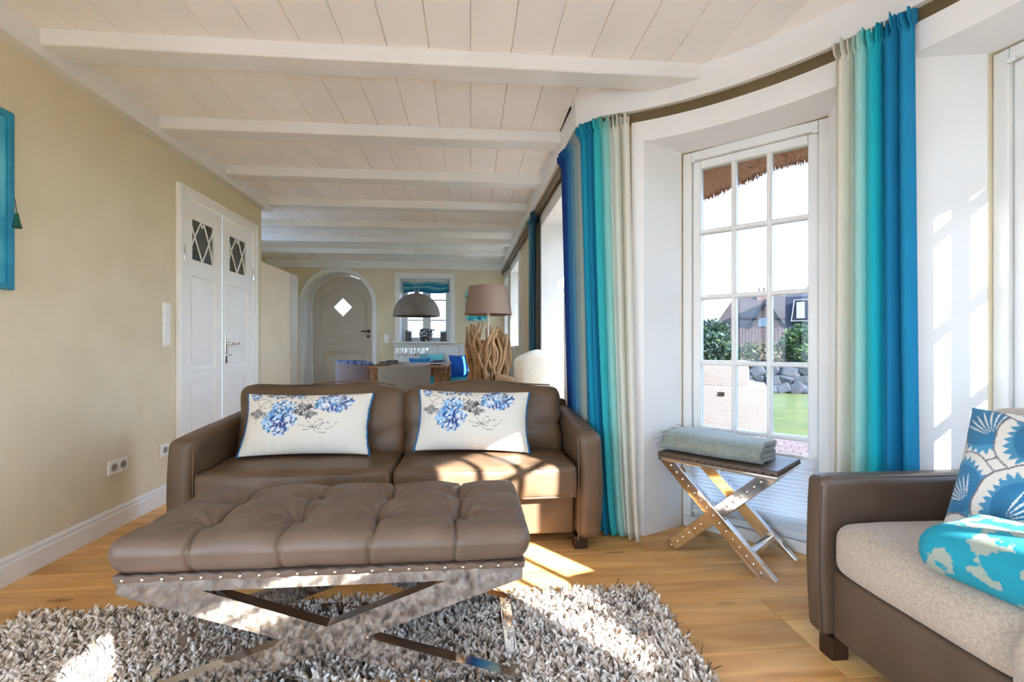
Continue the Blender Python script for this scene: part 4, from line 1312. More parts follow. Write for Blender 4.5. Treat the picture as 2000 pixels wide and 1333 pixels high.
# ================================================================== curtains
def make_curtain(label, top, bot, z0, z1, folds, amp, stops, seed, loc, group='dip-dyed curtains', ns=260, nz=70, ruffle=0.055, skew=0.0):
    """top and bot: plan polylines; stops: (s, srgb)"""
    t = thing('curtain', label, 'curtain', loc)
    def resample(p, n):
        p = np.array(p, float); d = np.r_[0, np.cumsum(np.linalg.norm(np.diff(p, axis=0), axis=1))]
        s = np.linspace(0, d[-1], n)
        q = np.stack([np.interp(s, d, p[:, 0]), np.interp(s, d, p[:, 1])], 1)
        for _ in range(12):
            q[1:-1] = (q[:-2] + 2 * q[1:-1] + q[2:]) / 4
        return q
    T, B_ = resample(top, ns), resample(bot, ns)
    s = np.linspace(0, 1, ns)
    r = np.random.default_rng(seed)
    ph = np.cumsum(r.uniform(0.55, 1.45, ns)); ph = ph / ph[-1] * folds * 2 * PI
    # group fold widths
    wob = np.interp(s, np.linspace(0, 1, 9), r.uniform(-0.5, 0.5, 9))
    ph = s * folds * 2 * PI + wob * 2.2
    z = np.concatenate([np.linspace(z0, z1 - 0.12, nz - 22), np.linspace(z1 - 0.12, z1, 23)[1:]])
    A = np.zeros((ns, len(z), 3))
    for j, zz in enumerate(z):
        k = (zz - z0) / (z1 - z0)
        kk = k ** 0.6
        pth = T * kk + B_ * (1 - kk)
        tan = np.gradient(pth, axis=0); tan /= np.linalg.norm(tan, axis=1, keepdims=True) + 1e-9
        nrm = np.stack([-tan[:, 1], tan[:, 0]], 1)
        a = amp * (0.62 + 0.38 * (1 - k)) * (0.75 + 0.35 * np.sin(s * 11 + seed))
        sn = np.sin(ph + 0.35 * math.sin(3 * k))
        f = np.sign(sn) * np.abs(sn) ** 0.75 + 0.30 * np.sin(2 * ph + 1.3 + 1.2 * k) + 0.18 * np.sin(ph * 0.5 + 4 * k)
        off = a * f
        side = 0.3 * amp * np.cos(ph + 0.6)
        hh = (zz - (z1 - ruffle)) / ruffle
        zo = 0.0
        if hh > -0.5:
            w = min(max((hh + 0.5) / 0.5, 0), 1)
            gather = math.exp(-((hh - 0.0) / 0.22) ** 2)
            hf = 0.014 * np.sin(ph * 2.6 + 2 * np.sin(s * 40)) + 0.009 * np.sin(s * 150 + seed)
            puff = hf * (1.6 if hh > 0.1 else 0.8)
            off = off * (1 - 0.55 * w) + puff * w * (1 - 0.5 * gather)
            zo = np.clip(hh, 0, 1) * (0.010 * np.sin(s * 130 + seed) + 0.006 * np.sin(s * 61))
        A[:, j, :2] = pth + nrm * off[:, None] + tan * side[:, None]
        A[:, j, 2] = zz + zo
    xs = [q[0] for q in stops]; cs = lina(*[q[1] for q in stops])
    C = np.stack([np.interp(s, xs, cs[:, i]) for i in range(3)], 1)
    C = np.repeat(C[:, None, :], len(z), 1)
    A -= np.array(loc)
    b = MB(); b.grid(A, C)
    b.build('curtain_cloth', CURTAIN, t, ang=180, solid=0.0022)
    # hooks along the heading
    hk = MB(); hk.tube([(0, 0, 0), (0, 0, 0.02)], 0.0022, 6); hd = hk.data('curtain_hook', WHITE)
    for q in np.linspace(4, ns - 5, 7).astype(int):
        inst('curtain_hook', hd, t, (T[q][0] - loc[0], T[q][1] - loc[1], z1 - loc[2] - 0.012))
    return t
zt_ = 2.305
make_curtain('turquoise to white dip-dyed curtain beside the bay, behind the sofa arm', [(0.640, 2.745), (0.655, 2.690), (0.720, 2.610), (0.855, 2.535)], [(0.705, 2.63), (0.740, 2.58), (0.80, 2.53), (0.895, 2.455)], 0.012, zt_, 6, 0.030,
             [(0, (24, 142, 186)), (0.16, (24, 168, 200)), (0.30, (14, 134, 180)), (0.40, (24, 184, 196)), (0.52, (80, 204, 208)), (0.62, (160, 218, 212)), (0.72, (222, 228, 218)), (1, (240, 236, 224))], 4, (0.72, 2.62, 0))
make_curtain('navy to grey dip-dyed curtain edge against the window wall', [(0.612, 3.18), (0.622, 3.02), (0.632, 2.86), (0.645, 2.765)], [(0.690, 3.15), (0.693, 3.0), (0.697, 2.86), (0.702, 2.74)], 0.012, zt_ - 0.002, 6, 0.013,
             [(0, (10, 52, 122)), (0.25, (14, 70, 150)), (0.45, (30, 112, 170)), (0.65, (96, 156, 186)), (0.85, (160, 178, 176)), (1, (176, 186, 172))], 9, (0.65, 2.95, 0))
make_curtain('white to turquoise to blue dip-dyed curtain between the two bay windows', arc(30.8, 21.6, BR - 0.065, 8), arc(31.2, 20.6, BR - 0.075, 8), 0.012, zt_, 5, 0.034,
             [(0, (236, 228, 212)), (0.18, (228, 226, 212)), (0.30, (196, 226, 218)), (0.42, (110, 214, 214)), (0.52, (10, 192, 208)), (0.62, (20, 172, 200)), (0.72, (12, 130, 182)), (0.82, (28, 160, 200)), (1, (20, 136, 186))], 12, (*bay(26, BR - 0.06), 0))
make_curtain('narrow petrol curtain hanging beside the cream armchair', [(xw(4.85) - 0.080, 4.86), (xw(4.7) - 0.045, 4.68), (xw(4.5) - 0.075, 4.45)], [(xw(4.85) - 0.085, 4.86), (xw(4.7) - 0.05, 4.68), (xw(4.5) - 0.08, 4.45)], 0.012, 2.30, 3, 0.028,
             [(0, (150, 176, 184)), (0.3, (70, 130, 148)), (0.6, (48, 108, 130)), (1, (26, 76, 98))], 21, (xw(4.8) - 0.06, 4.78, 0))

# ================================================================== driftwood lamp
lamp = thing('driftwood_lamp', 'floor lamp with bundled driftwood base and taupe drum shade', 'lamp', (0.172, 4.63, 0))
DRIFT = mat('driftwood', lin(190, 150, 106), 0.8, col2=lin(150, 108, 70), nscale=9, stretch=(3, 3, 0.7), bump=0.4, bscale=30, rnd=0.14)
SHADE = mat('taupe_linen_shade', lin(176, 148, 130), 0.9, col2=lin(168, 140, 122), nscale=60, stretch=(1, 1, 6), bump=0.2, bscale=200, transl=0.25)
rr = random.Random(4)
b = MB(); b.lathe([(0.15, 0.0), (0.15, 0.02), (0.14, 0.026), (0.02, 0.028)], 28); b.build('base_plate', DARKMETAL, lamp)
b = MB(); b.tube([(0, 0, 0.02), (0, 0, 1.42)], 0.014, 10); b.build('stem', mat('ivory_stem', lin(226, 214, 196), 0.5), lamp)
for i in range(52):
    a0 = i / 52 * 2 * PI * 1.0 + rr.uniform(-0.1, 0.1)
    ring = rr.choice([0.55, 0.8, 1.0, 1.0])
    z0 = rr.uniform(0.03, 0.10); z1 = rr.uniform(1.08, 1.27)
    pts, rad = [], []
    tw = rr.uniform(-0.5, 0.5); p1, p2 = rr.uniform(0, 6), rr.uniform(0, 6)
    r0 = rr.uniform(0.010, 0.020)
    for k in range(16):
        f = k / 15
        rb = (0.105 + 0.10 * f + 0.02 * math.sin(f * 3)) * ring
        aa = a0 + tw * f + 0.20 * math.sin(f * 9 + p1) + 0.08 * math.sin(f * 23 + p2)
        rb += 0.018 * math.sin(f * 12 + p2)
        pts.append((rb * math.cos(aa), rb * math.sin(aa), z0 + (z1 - z0) * f))
        rad.append(r0 * (1.1 - 0.35 * f + 0.18 * math.sin(f * 14 + p2)))
    b = MB(); b.tube(pts, rad, 7); b.build('branch', DRIFT, lamp)
b = MB()
prof = [(0.228, 1.345), (0.187, 1.612)]
b.lathe([(0.228, 1.345), (0.187, 1.612), (0.184, 1.612), (0.225, 1.345)], 40, cap=False); sh_ = b.build('shade', SHADE, lamp, ang=60)
for rr_, zz in ((0.2275, 1.346), (0.187, 1.611)):
    b = MB(); b.tube([(rr_ * math.cos(a), rr_ * math.sin(a), zz) for a in np.linspace(0, 2 * PI, 41)[:-1]], 0.004, 6, closed=True); b.build('shade_ring', SHADE, sh_)
b = MB(); b.lathe([(0.02, 1.40), (0.03, 1.44), (0.028, 1.49), (0.005, 1.515)], 14); b.build('bulb', mat('opal_bulb', lin(240, 236, 226), 0.3), lamp)

# ================================================================== wall pieces
art = thing('framed_wall_panel', 'turquoise framed panel with crimson marks on the khaki wall', 'picture', (XL, 1.985, 1.672))
b = MB(); b.box(0.0005, 0.014, -0.27, 0.27, -0.37, 0.37)
TEALART = mat('turquoise_painted_panel', lin(40, 150, 178), 0.6, col2=lin(96, 190, 204), nscale=5)
b.build('backing', TEALART, art, smooth=False)
b = MB()
b.plate([(-0.290, -0.388), (0.290, -0.388), (0.290, 0.388), (-0.290, 0.388)], [[(-0.262, -0.36), (0.262, -0.36), (0.262, 0.36), (-0.262, 0.36)]], 0.0005, 0.026, 'x')
b.build('frame', mat('teal_frame', lin(22, 120, 152), 0.5, col2=lin(30, 140, 170), nscale=20), art, ang=20, bevel=0.004)
rr = random.Random(9)
for k in range(9):
    q = MB(); q.rbox(0.0148, rr.uniform(-0.2, 0.22), rr.uniform(-0.3, 0.25), 0.003, rr.uniform(0.03, 0.09), rr.uniform(0.05, 0.14), 0.0012, n=(1, 1, 1))
    q.build('painted_mark', mat('crimson_mark' if k % 2 else 'violet_mark', lin(150, 30, 70) if k % 2 else lin(90, 50, 120), 0.7), art)
ts = thing('tassel', 'small green tassel hanging from the turquoise wall panel', 'tassel', (XL + 0.03, 2.278, 1.628))
GT = mat('green_thread', lin(24, 96, 76), 0.9, col2=lin(14, 70, 56), nscale=60, stretch=(4, 4, 0.3))
b = MB(); b.lathe([(0.004, -0.002), (0.007, -0.012), (0.008, -0.02), (0.012, -0.045), (0.018, -0.068), (0.0, -0.069)], 12, cap=False); b.build('skirt', GT, ts)
b = MB(); b.tube([(0, 0, 0.0), (-0.004, -0.004, 0.05), (-0.012, -0.008, 0.10)], 0.0015, 6); b.build('cord', GT, ts)

PLASTIC = mat('white_plastic', lin(236, 234, 230), 0.3)
GREYPL = mat('grey_recess', lin(150, 148, 146), 0.5)
def switch_bank(label, loc, rz, n, vertical, kind='switch'):
    t = thing('light_switch' if kind == 'switch' else 'wall_socket', label, 'switch' if kind == 'switch' else 'socket', loc, rz)
    L_ = 0.071 * n + 0.010
    w = 0.081
    b = MB(); b.rbox(0, -0.0048, 0, w if vertical else L_, 0.009, L_ if vertical else w, 0.003, n=(1, 1, 1)); b.build('faceplate', PLASTIC, t)
    for k in range(n):
        o = (k - (n - 1) / 2) * 0.071
        x, z = (0, o) if vertical else (o, 0)
        if kind == 'switch':
            b = MB(); b.rbox(x, -0.0105, z, 0.055, 0.006, 0.055, 0.0025, n=(1, 1, 1), fn=lambda P, N: P + np.stack([0 * P[:, 0], -0.06 * P[:, 2], 0 * P[:, 0]], 1)); b.build('rocker', PLASTIC, t)
        else:
            b = MB(); b.lathe([(0.0215, 0.0), (0.0215, 0.003), (0.0185, 0.003), (0.018, 0.0006)], 20, cap=True); o_ = b.build('socket_well', GREYPL, t); o_.location = (x, -0.0095, z); o_.rotation_euler = (R(90), 0, 0)
            for s_ in (-1, 1):
                b = MB(); b.tube([(x + s_ * 0.0095, -0.0105, z), (x + s_ * 0.0095, -0.0117, z)], 0.0026, 8); b.build('contact_hole', DARKMETAL, t)
    return t
# rz = +90 deg turns local -y to world +x
switch_bank('upright bank of four white switches beside the double door', (XL, 3.355, 1.180), R(90), 4, True)
switch_bank('double white wall socket above the skirting', (XL, 2.918, 0.352), R(90), 2, False, 'socket')
switch_bank('single white wall socket half hidden by the sofa arm', (XL, 3.335, 0.352), R(90), 1, False, 'socket')
switch_bank('pair of white switches beside the far casement window', (-1.437, YF, 1.162), 0, 2, True)
for p_, (lb, x_, y_, z_) in enumerate([('narrow', 0, 0, 0)]):
    pass

# ================================================================== far end: pendant, dining set
pend = thing('pendant_lamp', 'grey concrete dome pendant above the dining table', 'lamp', (-0.755, 6.80, 0))
CONC = mat('concrete_grey', lin(130, 120, 112), 0.85, col2=lin(116, 106, 98), nscale=14, bump=0.15, bscale=60)
prof = [(0.327 * math.cos(a), 1.462 + 0.32 * math.sin(a)) for a in np.linspace(0.0, PI / 2 * 0.985, 18)]
inn = [(r * 0.97, z - 0.006) for r, z in prof[::-1]]
b = MB(); b.lathe(prof + inn, 44, cap=False); b.build('dome', CONC, pend, ang=50)
b = MB(); b.lathe([(0.035, 1.775), (0.035, 1.80), (0.012, 1.815)], 16); b.build('cap', CONC, pend)
for s_ in (-1, 1):
    b = MB(); b.tube([(s_ * 0.028, 0, 1.80), (s_ * 0.03, 0, 2.46)], 0.0028, 6); b.build('cable', mat('pale_cable', lin(200, 196, 186), 0.5), pend)
b = MB(); b.lathe([(0.06, 2.445), (0.06, 2.478)], 20); b.build('ceiling_rose', WHITE, pend)
b = MB(); b.lathe([(0.02, 1.56), (0.03, 1.60), (0.025, 1.66), (0.01, 1.70)], 14); b.build('bulb', mat('warm_bulb', lin(244, 226, 206), 0.3), pend)

TABLEW = mat('table_oak', lin(170, 122, 76), 0.5, col2=lin(128, 86, 50), nscale=4, stretch=(6, 1, 6), bump=0.15)
tbl = thing('dining_table', 'slab-legged oak dining table set with plates and glasses', 'table', (-0.80, 6.90, 0))
for k in range(5):
    b = MB(); b.rbox((k - 2) * 0.2, 0, 0.765, 0.198, 1.42, 0.036, 0.005, n=(1, 1, 1)); b.build('tabletop_board', TABLEW, tbl)
for sy in (-1, 1):
    for sx in (-1, 1):
        b = MB(); b.rbox(sx * 0.405, sy * 0.60, 0.372, 0.155, 0.10, 0.744, 0.006, n=(1, 1, 1)); b.build('leg', TABLEW, tbl)
b = MB(); b.box(-0.33, 0.33, -0.62, -0.58, 0.66, 0.745); b.build('apron', TABLEW, tbl)
GREYFAB = mat('pale_grey_chenille', lin(176, 176, 172), 0.95, col2=lin(160, 160, 156), nscale=70, bump=0.2, bscale=200, sheen=0.2)
MAUVE = mat('mauve_grey_tweed', lin(140, 126, 128), 0.95, col2=lin(122, 110, 114), nscale=70, bump=0.2, bscale=200, sheen=0.2)
BLUEFAB = mat('blue_stripe_weave', lin(44, 70, 130), 0.9, col2=lin(130, 150, 190), nscale=5, stretch=(1, 12, 1), lo=0.45, hi=0.55)
CREAMF = mat('cream_upholstery', lin(232, 220, 200), 0.95, col2=lin(222, 210, 190), nscale=40, bump=0.15, bscale=160, sheen=0.2)
LEGW = mat('chair_leg_wood', lin(92, 62, 40), 0.45, col2=lin(74, 48, 30))
# grey chair at the near end, back turned
ch = thing('dining_chair', 'pale grey upholstered dining chair at the near end of the table', 'chair', (-0.79, 5.78, 0))
b = MB(); b.rbox(0, 0.26, 0.44, 0.54, 0.50, 0.10, 0.03, n=(8, 8, 2)); b.build('seat', GREYFAB, ch)
def curved_back(w, h, depth, z0, th, cols=24, rows=10, flare=0.0):
    A, B2 = [], []
    for i in range(cols):
        u = -1 + 2 * i / (cols - 1)
        x = w / 2 * math.sin(u * PI / 2 * 0.9) / math.sin(PI / 2 * 0.9)
        y = depth * abs(u) ** 2.2
        ra, rb = [], []
        for j in range(rows):
            f = j / (rows - 1)
            top = h * (1 - 0.04 * abs(u) ** 3)
            z = z0 + top * f
            k = 1 + flare * (f - 1) 
            t2 = th / 2 * math.sin(PI * min(max(f, 0.06), 0.94)) ** 0.35
            ra.append((x * k, y - t2 - 0.03 * f, z)); rb.append((x * k * 0.96, y + t2 - 0.03 * f, z))
        A.append(ra); B2.append(rb)
    return np.array(A), np.array(B2)
def shell(A, B2, name, m, par):
    b = MB()
    n, k = A.shape[:2]
    ring = np.concatenate([A, B2[:, ::-1]], 1)       # closed section per column
    m2 = ring.shape[1]
    f = []
    for i in range(n - 1):
        for j in range(m2):
            f.append((i * m2 + j, (i + 1) * m2 + j, (i + 1) * m2 + (j + 1) % m2, i * m2 + (j + 1) % m2))
    f.append(tuple(range(m2))[::-1]); f.append(tuple((n - 1) * m2 + j for j in range(m2)))
    b.add(ring.reshape(-1, 3), f); b.fix = True
    return b.build(name, m, par, ang=50)
A, B2 = curved_back(0.625, 0.47, 0.07, 0.33, 0.07, flare=0.06)
shell(A, B2, 'backrest', GREYFAB, ch)
for sx in (-1, 1):
    for sy in (0.06, 0.46):
        b = MB(); b.tube([(sx * 0.22, sy, 0.40), (sx * 0.235, sy, 0.0)], [0.022, 0.014], 8); b.build('leg', LEGW, ch)
# mauve tub chair on the left of the table
ch = thing('tub_chair', 'mauve grey tub chair with a blue striped seat left of the table', 'chair', (-1.745, 6.55, 0), R(-72))
b = MB(); b.rbox(0, 0.28, 0.43, 0.56, 0.50, 0.12, 0.04, n=(8, 8, 2)); b.build('seat', BLUEFAB, ch)
A, B2 = curved_back(0.66, 0.52, 0.42, 0.30, 0.08, flare=0.08)
bk_ = shell(A, B2, 'backrest', MAUVE, ch)
top = [(A[i, -1] + B2[i, -1]) / 2 + np.array([0, 0, 0.004]) for i in range(len(A))]
b = MB(); b.tube(top, 0.022, 8); b.build('striped_rim', BLUEFAB, ch)
for sx in (-1, 1):
    for sy in (0.08, 0.46):
        b = MB(); b.tube([(sx * 0.22, sy, 0.38), (sx * 0.24, sy, 0.0)], [0.022, 0.014], 8); b.build('leg', LEGW, ch)
# cream armchair by the tall window
ch = thing('cream_armchair', 'cream upholstered wing chair in the sunlit window niche', 'chair', (0.525, 3.93, 0), R(10))
b = MB(); b.rbox(-0.03, 0.30, 0.42, 0.36, 0.46, 0.14, 0.04, n=(6, 8, 2)); b.build('seat', CREAMF, ch)
b = MB()
def wing(P, N):
    hz = np.clip((P[:, 2] + 0.36) / 0.72, 0, 1)
    P[:, 1] -= 0.07 * hz
    P[:, 0] += 0.035 * hz ** 2 * np.sign(P[:, 0]) * np.clip(np.abs(P[:, 0]) / 0.15, 0, 1)
    P[:, 2] += (0.03 * np.cos(P[:, 0] * 16) - 0.02) * np.clip((hz - 0.6) / 0.4, 0, 1)
    P[:, 1] -= 0.02 * np.clip(1 - (P[:, 0] / 0.17) ** 2, 0, 1)
    return P
b.rbox(0.02, 0.06, 0.65, 0.33, 0.14, 0.70, 0.065, n=(12, 3, 14), fn=wing); b.build('backrest', CREAMF, ch)
CREAMF_SHADE = mat('cream_upholstery_shaded', lin(214, 182, 146), 0.95, col2=lin(204, 170, 134), nscale=40)  # shaded inside of the cream chair, painted in as a tan arm
for sx, m_ in ((-1, CREAMF_SHADE), (1, CREAMF)):
    b = MB(); b.rbox(sx * 0.175, 0.32, 0.50, 0.06, 0.50, 0.50 if sx > 0 else 0.56, 0.028, n=(2, 8, 8)); b.build('arm', m_, ch)
for sx in (-1, 1):
    for sy in (0.06, 0.48):
        b = MB(); b.tube([(sx * 0.15, sy, 0.36), (sx * 0.16, sy, 0.0)], [0.02, 0.013], 8); b.build('leg', LEGW, ch)

# bench along the far wall
bench = thing('corner_bench', 'white panelled bench along the far wall', 'bench', (-0.38, YF - 0.02, 0))
b = MB(); b.box(-0.92, 0.92, -0.52, 0, 0.0, 0.40); b.build('box', WHITE, bench, bevel=0.006)
b = MB(); b.rbox(0, -0.265, 0.415, 1.86, 0.55, 0.03, 0.008, n=(1, 1, 1)); b.build('seat_board', WHITE, bench)
for k in range(5):
    b = MB(); b.rbox(-0.736 + k * 0.368, -0.02, 0.74, 0.362, 0.035, 0.60, 0.006, n=(1, 1, 1)); b.build('back_panel', WHITE, bench)
b = MB(); b.rbox(0, -0.03, 1.05, 1.87, 0.06, 0.025, 0.008, n=(1, 1, 1)); b.build('cap_rail', WHITE, bench)
TURQ = mat('turquoise_cotton', lin(70, 196, 206), 0.9, col2=lin(56, 180, 192), nscale=30, bump=0.15, bscale=150)
ROYAL = mat('royal_blue_velvet', lin(20, 74, 168), 0.8, col2=lin(14, 58, 140), nscale=12, sheen=0.3)
sp = thing('bench_cushion', 'long turquoise seat cushion on the white bench', 'cushion', (-0.38, YF - 0.29, 0.4305))
b = MB(); b.rbox(0, 0, 0.04, 1.80, 0.48, 0.08, 0.03, n=(16, 6, 2)); b.build('cushion_cover', TURQ, sp, ang=180)
piping([(x, -0.238, 0.062) for x in np.linspace(-0.88, 0.88, 20)], TURQ, sp, 0.004)
plain = lambda col: (lambda U, V: np.tile(np.array(col), (U.size, 1)))
make_pillow('royal blue pillow standing on the bench right of the table', 'pillow', (-0.16, 7.93, 0.515), R(38), R(10), 0.19, 0.19, 0.06, plain(lin(18, 84, 176)), lin(18, 74, 160), ROYAL, 40, 40, group='pillows on the bench')
make_pillow('pale turquoise pillow on the bench below the far window', 'pillow', (-0.66, 8.14, 0.515), R(0), R(8), 0.20, 0.20, 0.05, plain(lin(120, 208, 216)), lin(110, 200, 208), TURQ, 40, 40, group='pillows on the bench')
make_pillow('blue pillow on the bench behind the wine glasses', 'pillow', (-0.86, 8.06, 0.515), R(-6), R(10), 0.17, 0.165, 0.05, plain(lin(30, 120, 190)), lin(30, 110, 176), ROYAL, 40, 40, group='pillows on the bench')
st = thing('footstool', 'low turquoise pouf in front of the bench by the lamp', 'pouf', (0.02, 7.30, 0))
b = MB(); b.rbox(0, 0, 0.30, 0.46, 0.46, 0.44, 0.06, n=(6, 6, 5)); b.build('cover', mat('aqua_cotton', lin(140, 212, 218), 0.9, col2=lin(126, 200, 206), nscale=20), st, ang=180)
for sx in (-1, 1):
    for sy in (-1, 1):
        b = MB(); b.lathe([(0.02, 0), (0.025, 0.085)], 10); o = b.build('foot', LEGW, st); o.location = (sx * 0.17, sy * 0.17, 0)

# table setting
WG = glass_mat('wine_glass', 0.10)
gp = [(0.034, 0.0), (0.033, 0.003), (0.006, 0.006), (0.0035, 0.02), (0.0035, 0.085), (0.010, 0.096), (0.028, 0.115), (0.038, 0.140), (0.040, 0.165), (0.035, 0.205), (0.033, 0.222), (0.032, 0.222), (0.034, 0.204), (0.0385, 0.165), (0.0365, 0.141), (0.026, 0.117), (0.004, 0.100)]
b = MB(); b.lathe(gp, 18, cap=False); gd = b.data('wine_glass', WG, True, 180)
spots = [(-0.98, 6.62), (-0.86, 6.60), (-0.74, 6.62), (-0.63, 6.60), (-0.92, 6.76), (-0.80, 6.78), (-0.68, 6.76), (-0.94, 6.92), (-0.78, 6.95), (-0.64, 6.93)]
glabs = ['leftmost of the near row of wine glasses', 'second from left of the near row of wine glasses', 'third from left of the near row of wine glasses', 'rightmost of the near row of wine glasses', 'left wine glass of the middle row', 'centre wine glass of the middle row', 'right wine glass of the middle row', 'left wine glass of the back row', 'centre wine glass of the back row', 'right wine glass of the back row']
for k, (x, y) in enumerate(spots):
    o = bpy.data.objects.new('wine_glass', gd); COL.objects.link(o); o.location = (x, y, 0.7835); o.scale = (1.15, 1.15, 1.1)
    tag(o, glabs[k] + ' on the dining table', 'glass', 'wine glasses on the dining table')
CER = mat('stone_glaze', lin(150, 136, 122), 0.35, col2=lin(120, 104, 92), nscale=10)
CER2 = mat('white_glaze', lin(226, 220, 212), 0.25)
b = MB(); b.lathe([(0.07, 0), (0.075, 0.004), (0.125, 0.014), (0.128, 0.017), (0.122, 0.017), (0.07, 0.007)], 32); pdt = b.data('plate', CER, True, 60)
b = MB(); b.lathe([(0.05, 0), (0.055, 0.004), (0.098, 0.013), (0.10, 0.016), (0.095, 0.016), (0.05, 0.007)], 32); pds = b.data('plate', CER2, True, 60)
pl = [(-1.13, 6.45, 'near left'), (-1.13, 7.05, 'far left'), (-0.46, 6.45, 'near right'), (-0.46, 7.05, 'far right')]
for (x, y, w_) in pl:
    o = bpy.data.objects.new('dinner_plate', pdt); COL.objects.link(o); o.location = (x, y, 0.7835); tag(o, 'stone grey dinner plate at the %s table setting' % w_, 'plate', 'plates on the dining table')
    o = bpy.data.objects.new('side_plate', pds); COL.objects.link(o); o.location = (x, y, 0.7915); tag(o, 'small white plate stacked on the %s dinner plate' % w_, 'plate', 'plates on the dining table')
    t = thing('napkin', 'folded dark napkin on the plates of the %s setting' % w_, 'napkin', (x, y, 0.808), R(25), 'napkins on the dining table')
    for q in range(2):
        b = MB(); b.rbox(0, 0.004 * q, 0.006 + 0.011 * q, 0.15, 0.07, 0.011, 0.004, n=(4, 3, 1)); b.build('fold', mat('plum_linen', lin(84, 70, 86), 0.9), t)

# window sill pieces and roman blind
VB = mat('black_white_scales', lin(30, 30, 38), 0.4, col2=lin(196, 194, 190), nscale=34, ndetail=1, lo=0.52, hi=0.60)
vs = thing('patterned_vase', 'black and white scaled vase on the far window sill', 'vase', (-0.775, 8.42, 1.115))
b = MB(); b.lathe([(0.07, 0), (0.095, 0.02), (0.115, 0.09), (0.118, 0.15), (0.105, 0.20), (0.10, 0.225), (0.092, 0.225), (0.10, 0.19), (0.105, 0.10)], 28, cap=True); b.build('body', VB, vs)
b = MB(); b.tube([(0.10, 0, 0.20), (0.135, 0, 0.205), (0.145, 0, 0.19)], 0.014, 8); b.build('spout', VB, vs)
LN = mat('grey_woven_lantern', lin(120, 116, 112), 0.8, col2=lin(84, 80, 78), nscale=30, stretch=(2, 2, 0.6))
for (x, lb) in ((-1.075, 'grey slatted lantern at the left end of the far sill'), (-0.475, 'grey slatted lantern at the right end of the far sill')):
    t = thing('sill_lantern', lb, 'lantern', (x, 8.42, 1.115), 0, 'lanterns on the far sill')
    b = MB(); b.box(-0.055, 0.055, -0.055, 0.055, 0, 0.012); b.box(-0.05, 0.05, -0.05, 0.05, 0.012, 0.17); b.build('body', LN, t, bevel=0.003)
    for q in range(7):
        for (xx, yy) in ((-0.045 + q * 0.015, -0.054),):
            s_ = MB(); s_.box(xx - 0.005, xx + 0.005, yy, yy + 0.006, 0.012, 0.182); s_.build('slat', LN, t, smooth=False)
    b = MB(); b.box(-0.058, 0.058, -0.058, 0.058, 0.18, 0.192); b.build('lid', LN, t, bevel=0.002)
rb_ = thing('roman_blind', 'gathered turquoise roman blind in the far window', 'blind', (-0.78, YF + 0.27, 2.20))
b = MB()
A = np.zeros((50, 30, 3)); C = np.zeros((50, 30, 3))
pal = lina((216, 220, 200), (120, 196, 206), (40, 150, 190), (150, 206, 206), (60, 160, 180), (30, 110, 160))
for i in range(50):
    for j in range(30):
        x = -0.40 + 0.80 * i / 49; f = j / 29
        A[i, j] = (x, -0.03 * abs(math.sin(f * PI * 3)) - 0.006 * math.sin(x * 18 + f * 5), -0.215 * f - 0.012 * math.sin(x * 9) * f)
        C[i, j] = pal[int((f * 5.99 + 0.35 * math.sin(x * 12 + f * 3)) % 6)]
b.grid(A, C); b.build('blind_cloth', CURTAIN, rb_, ang=180, solid=0.003)
b = MB(); b.rbox(0, -0.006, -0.004, 0.82, 0.03, 0.025, 0.005, n=(1, 1, 1)); b.build('head_rail', WHITE, rb_)
pt = thing('canvas_painting', 'aqua abstract canvas on the far wall behind the lampshade', 'picture', (0.115, YF, 1.735))
b = MB()
U, V = np.meshgrid(np.linspace(-1, 1, 60), np.linspace(-1, 1, 80), indexing='ij')
P3 = np.stack([U.ravel(), V.ravel() * 1.3, 0 * U.ravel()], 1)
n1, n2 = snoise(P3, 4, 3, 5), snoise(P3, 9, 8, 4)
cc = np.where((n1 > 0.1)[:, None], np.array(lin(60, 178, 188)), np.array(lin(176, 214, 210))); cc = np.where((n2 > 0.45)[:, None], np.array(lin(26, 110, 128)), cc)
b.grid(np.stack([U * 0.195, 0 * U - 0.0285, V * 0.265], -1), cc); b.build('painted_face', FABRIC, pt, smooth=False)
b = MB(); b.box(-0.197, 0.197, -0.028, -0.001, -0.267, 0.267); b.build('stretcher', mat('teal_canvas_edge', lin(30, 112, 126), 0.8), pt, smooth=False)
# ================================================================== outside
GZ = -0.12
GRASS = mat('lawn_grass', lin(88, 92, 26), 0.95, col2=lin(70, 78, 22), nscale=3, bump=0.5, bscale=40, bdist=0.03)
b = MB(); b.box(-30, 60, -30, 60, GZ - 0.3, GZ)
lawn = S(b.build('ground_lawn', GRASS, smooth=False), 'sunlit garden lawn')
# house plinth and roof of thatch with a soft eave lip
PAVE = mat('red_clay_paving', lin(120, 96, 86), 0.9, col2=lin(100, 78, 68), nscale=5, rnd=0.15, bump=0.2, bscale=60)
SAND = mat('sand_joint', lin(112, 100, 90), 0.95, col2=lin(98, 86, 76), nscale=20)
b = MB(); b.prism(arc(80, -80, 2.0) + arc(-80, 80, 5.85), GZ, GZ + 0.03)
terr = S(b.build('ground_terrace', SAND, smooth=False), 'red clay brick terrace round the bay')
bk = MB(); bk.rbox(0, 0, 0, 0.196, 0.096, 0.03, 0.004, n=(1, 1, 1)); bkd = bk.data('paving_brick', PAVE, True, 60)
cnt = 0
for ring in range(19):
    r_ = 5.78 - ring * 0.10
    step = math.degrees(0.202 / r_)
    a0 = 38 + (ring % 2) * step / 2
    for k in range(int((66 - 38) / step)):
        if cnt >= 290: break
        a = a0 + k * step
        x, y = bay(a, r_)
        inst('paving_brick', bkd, terr, (x, y, GZ + 0.033), (0, 0, R(a + 90))); cnt += 1
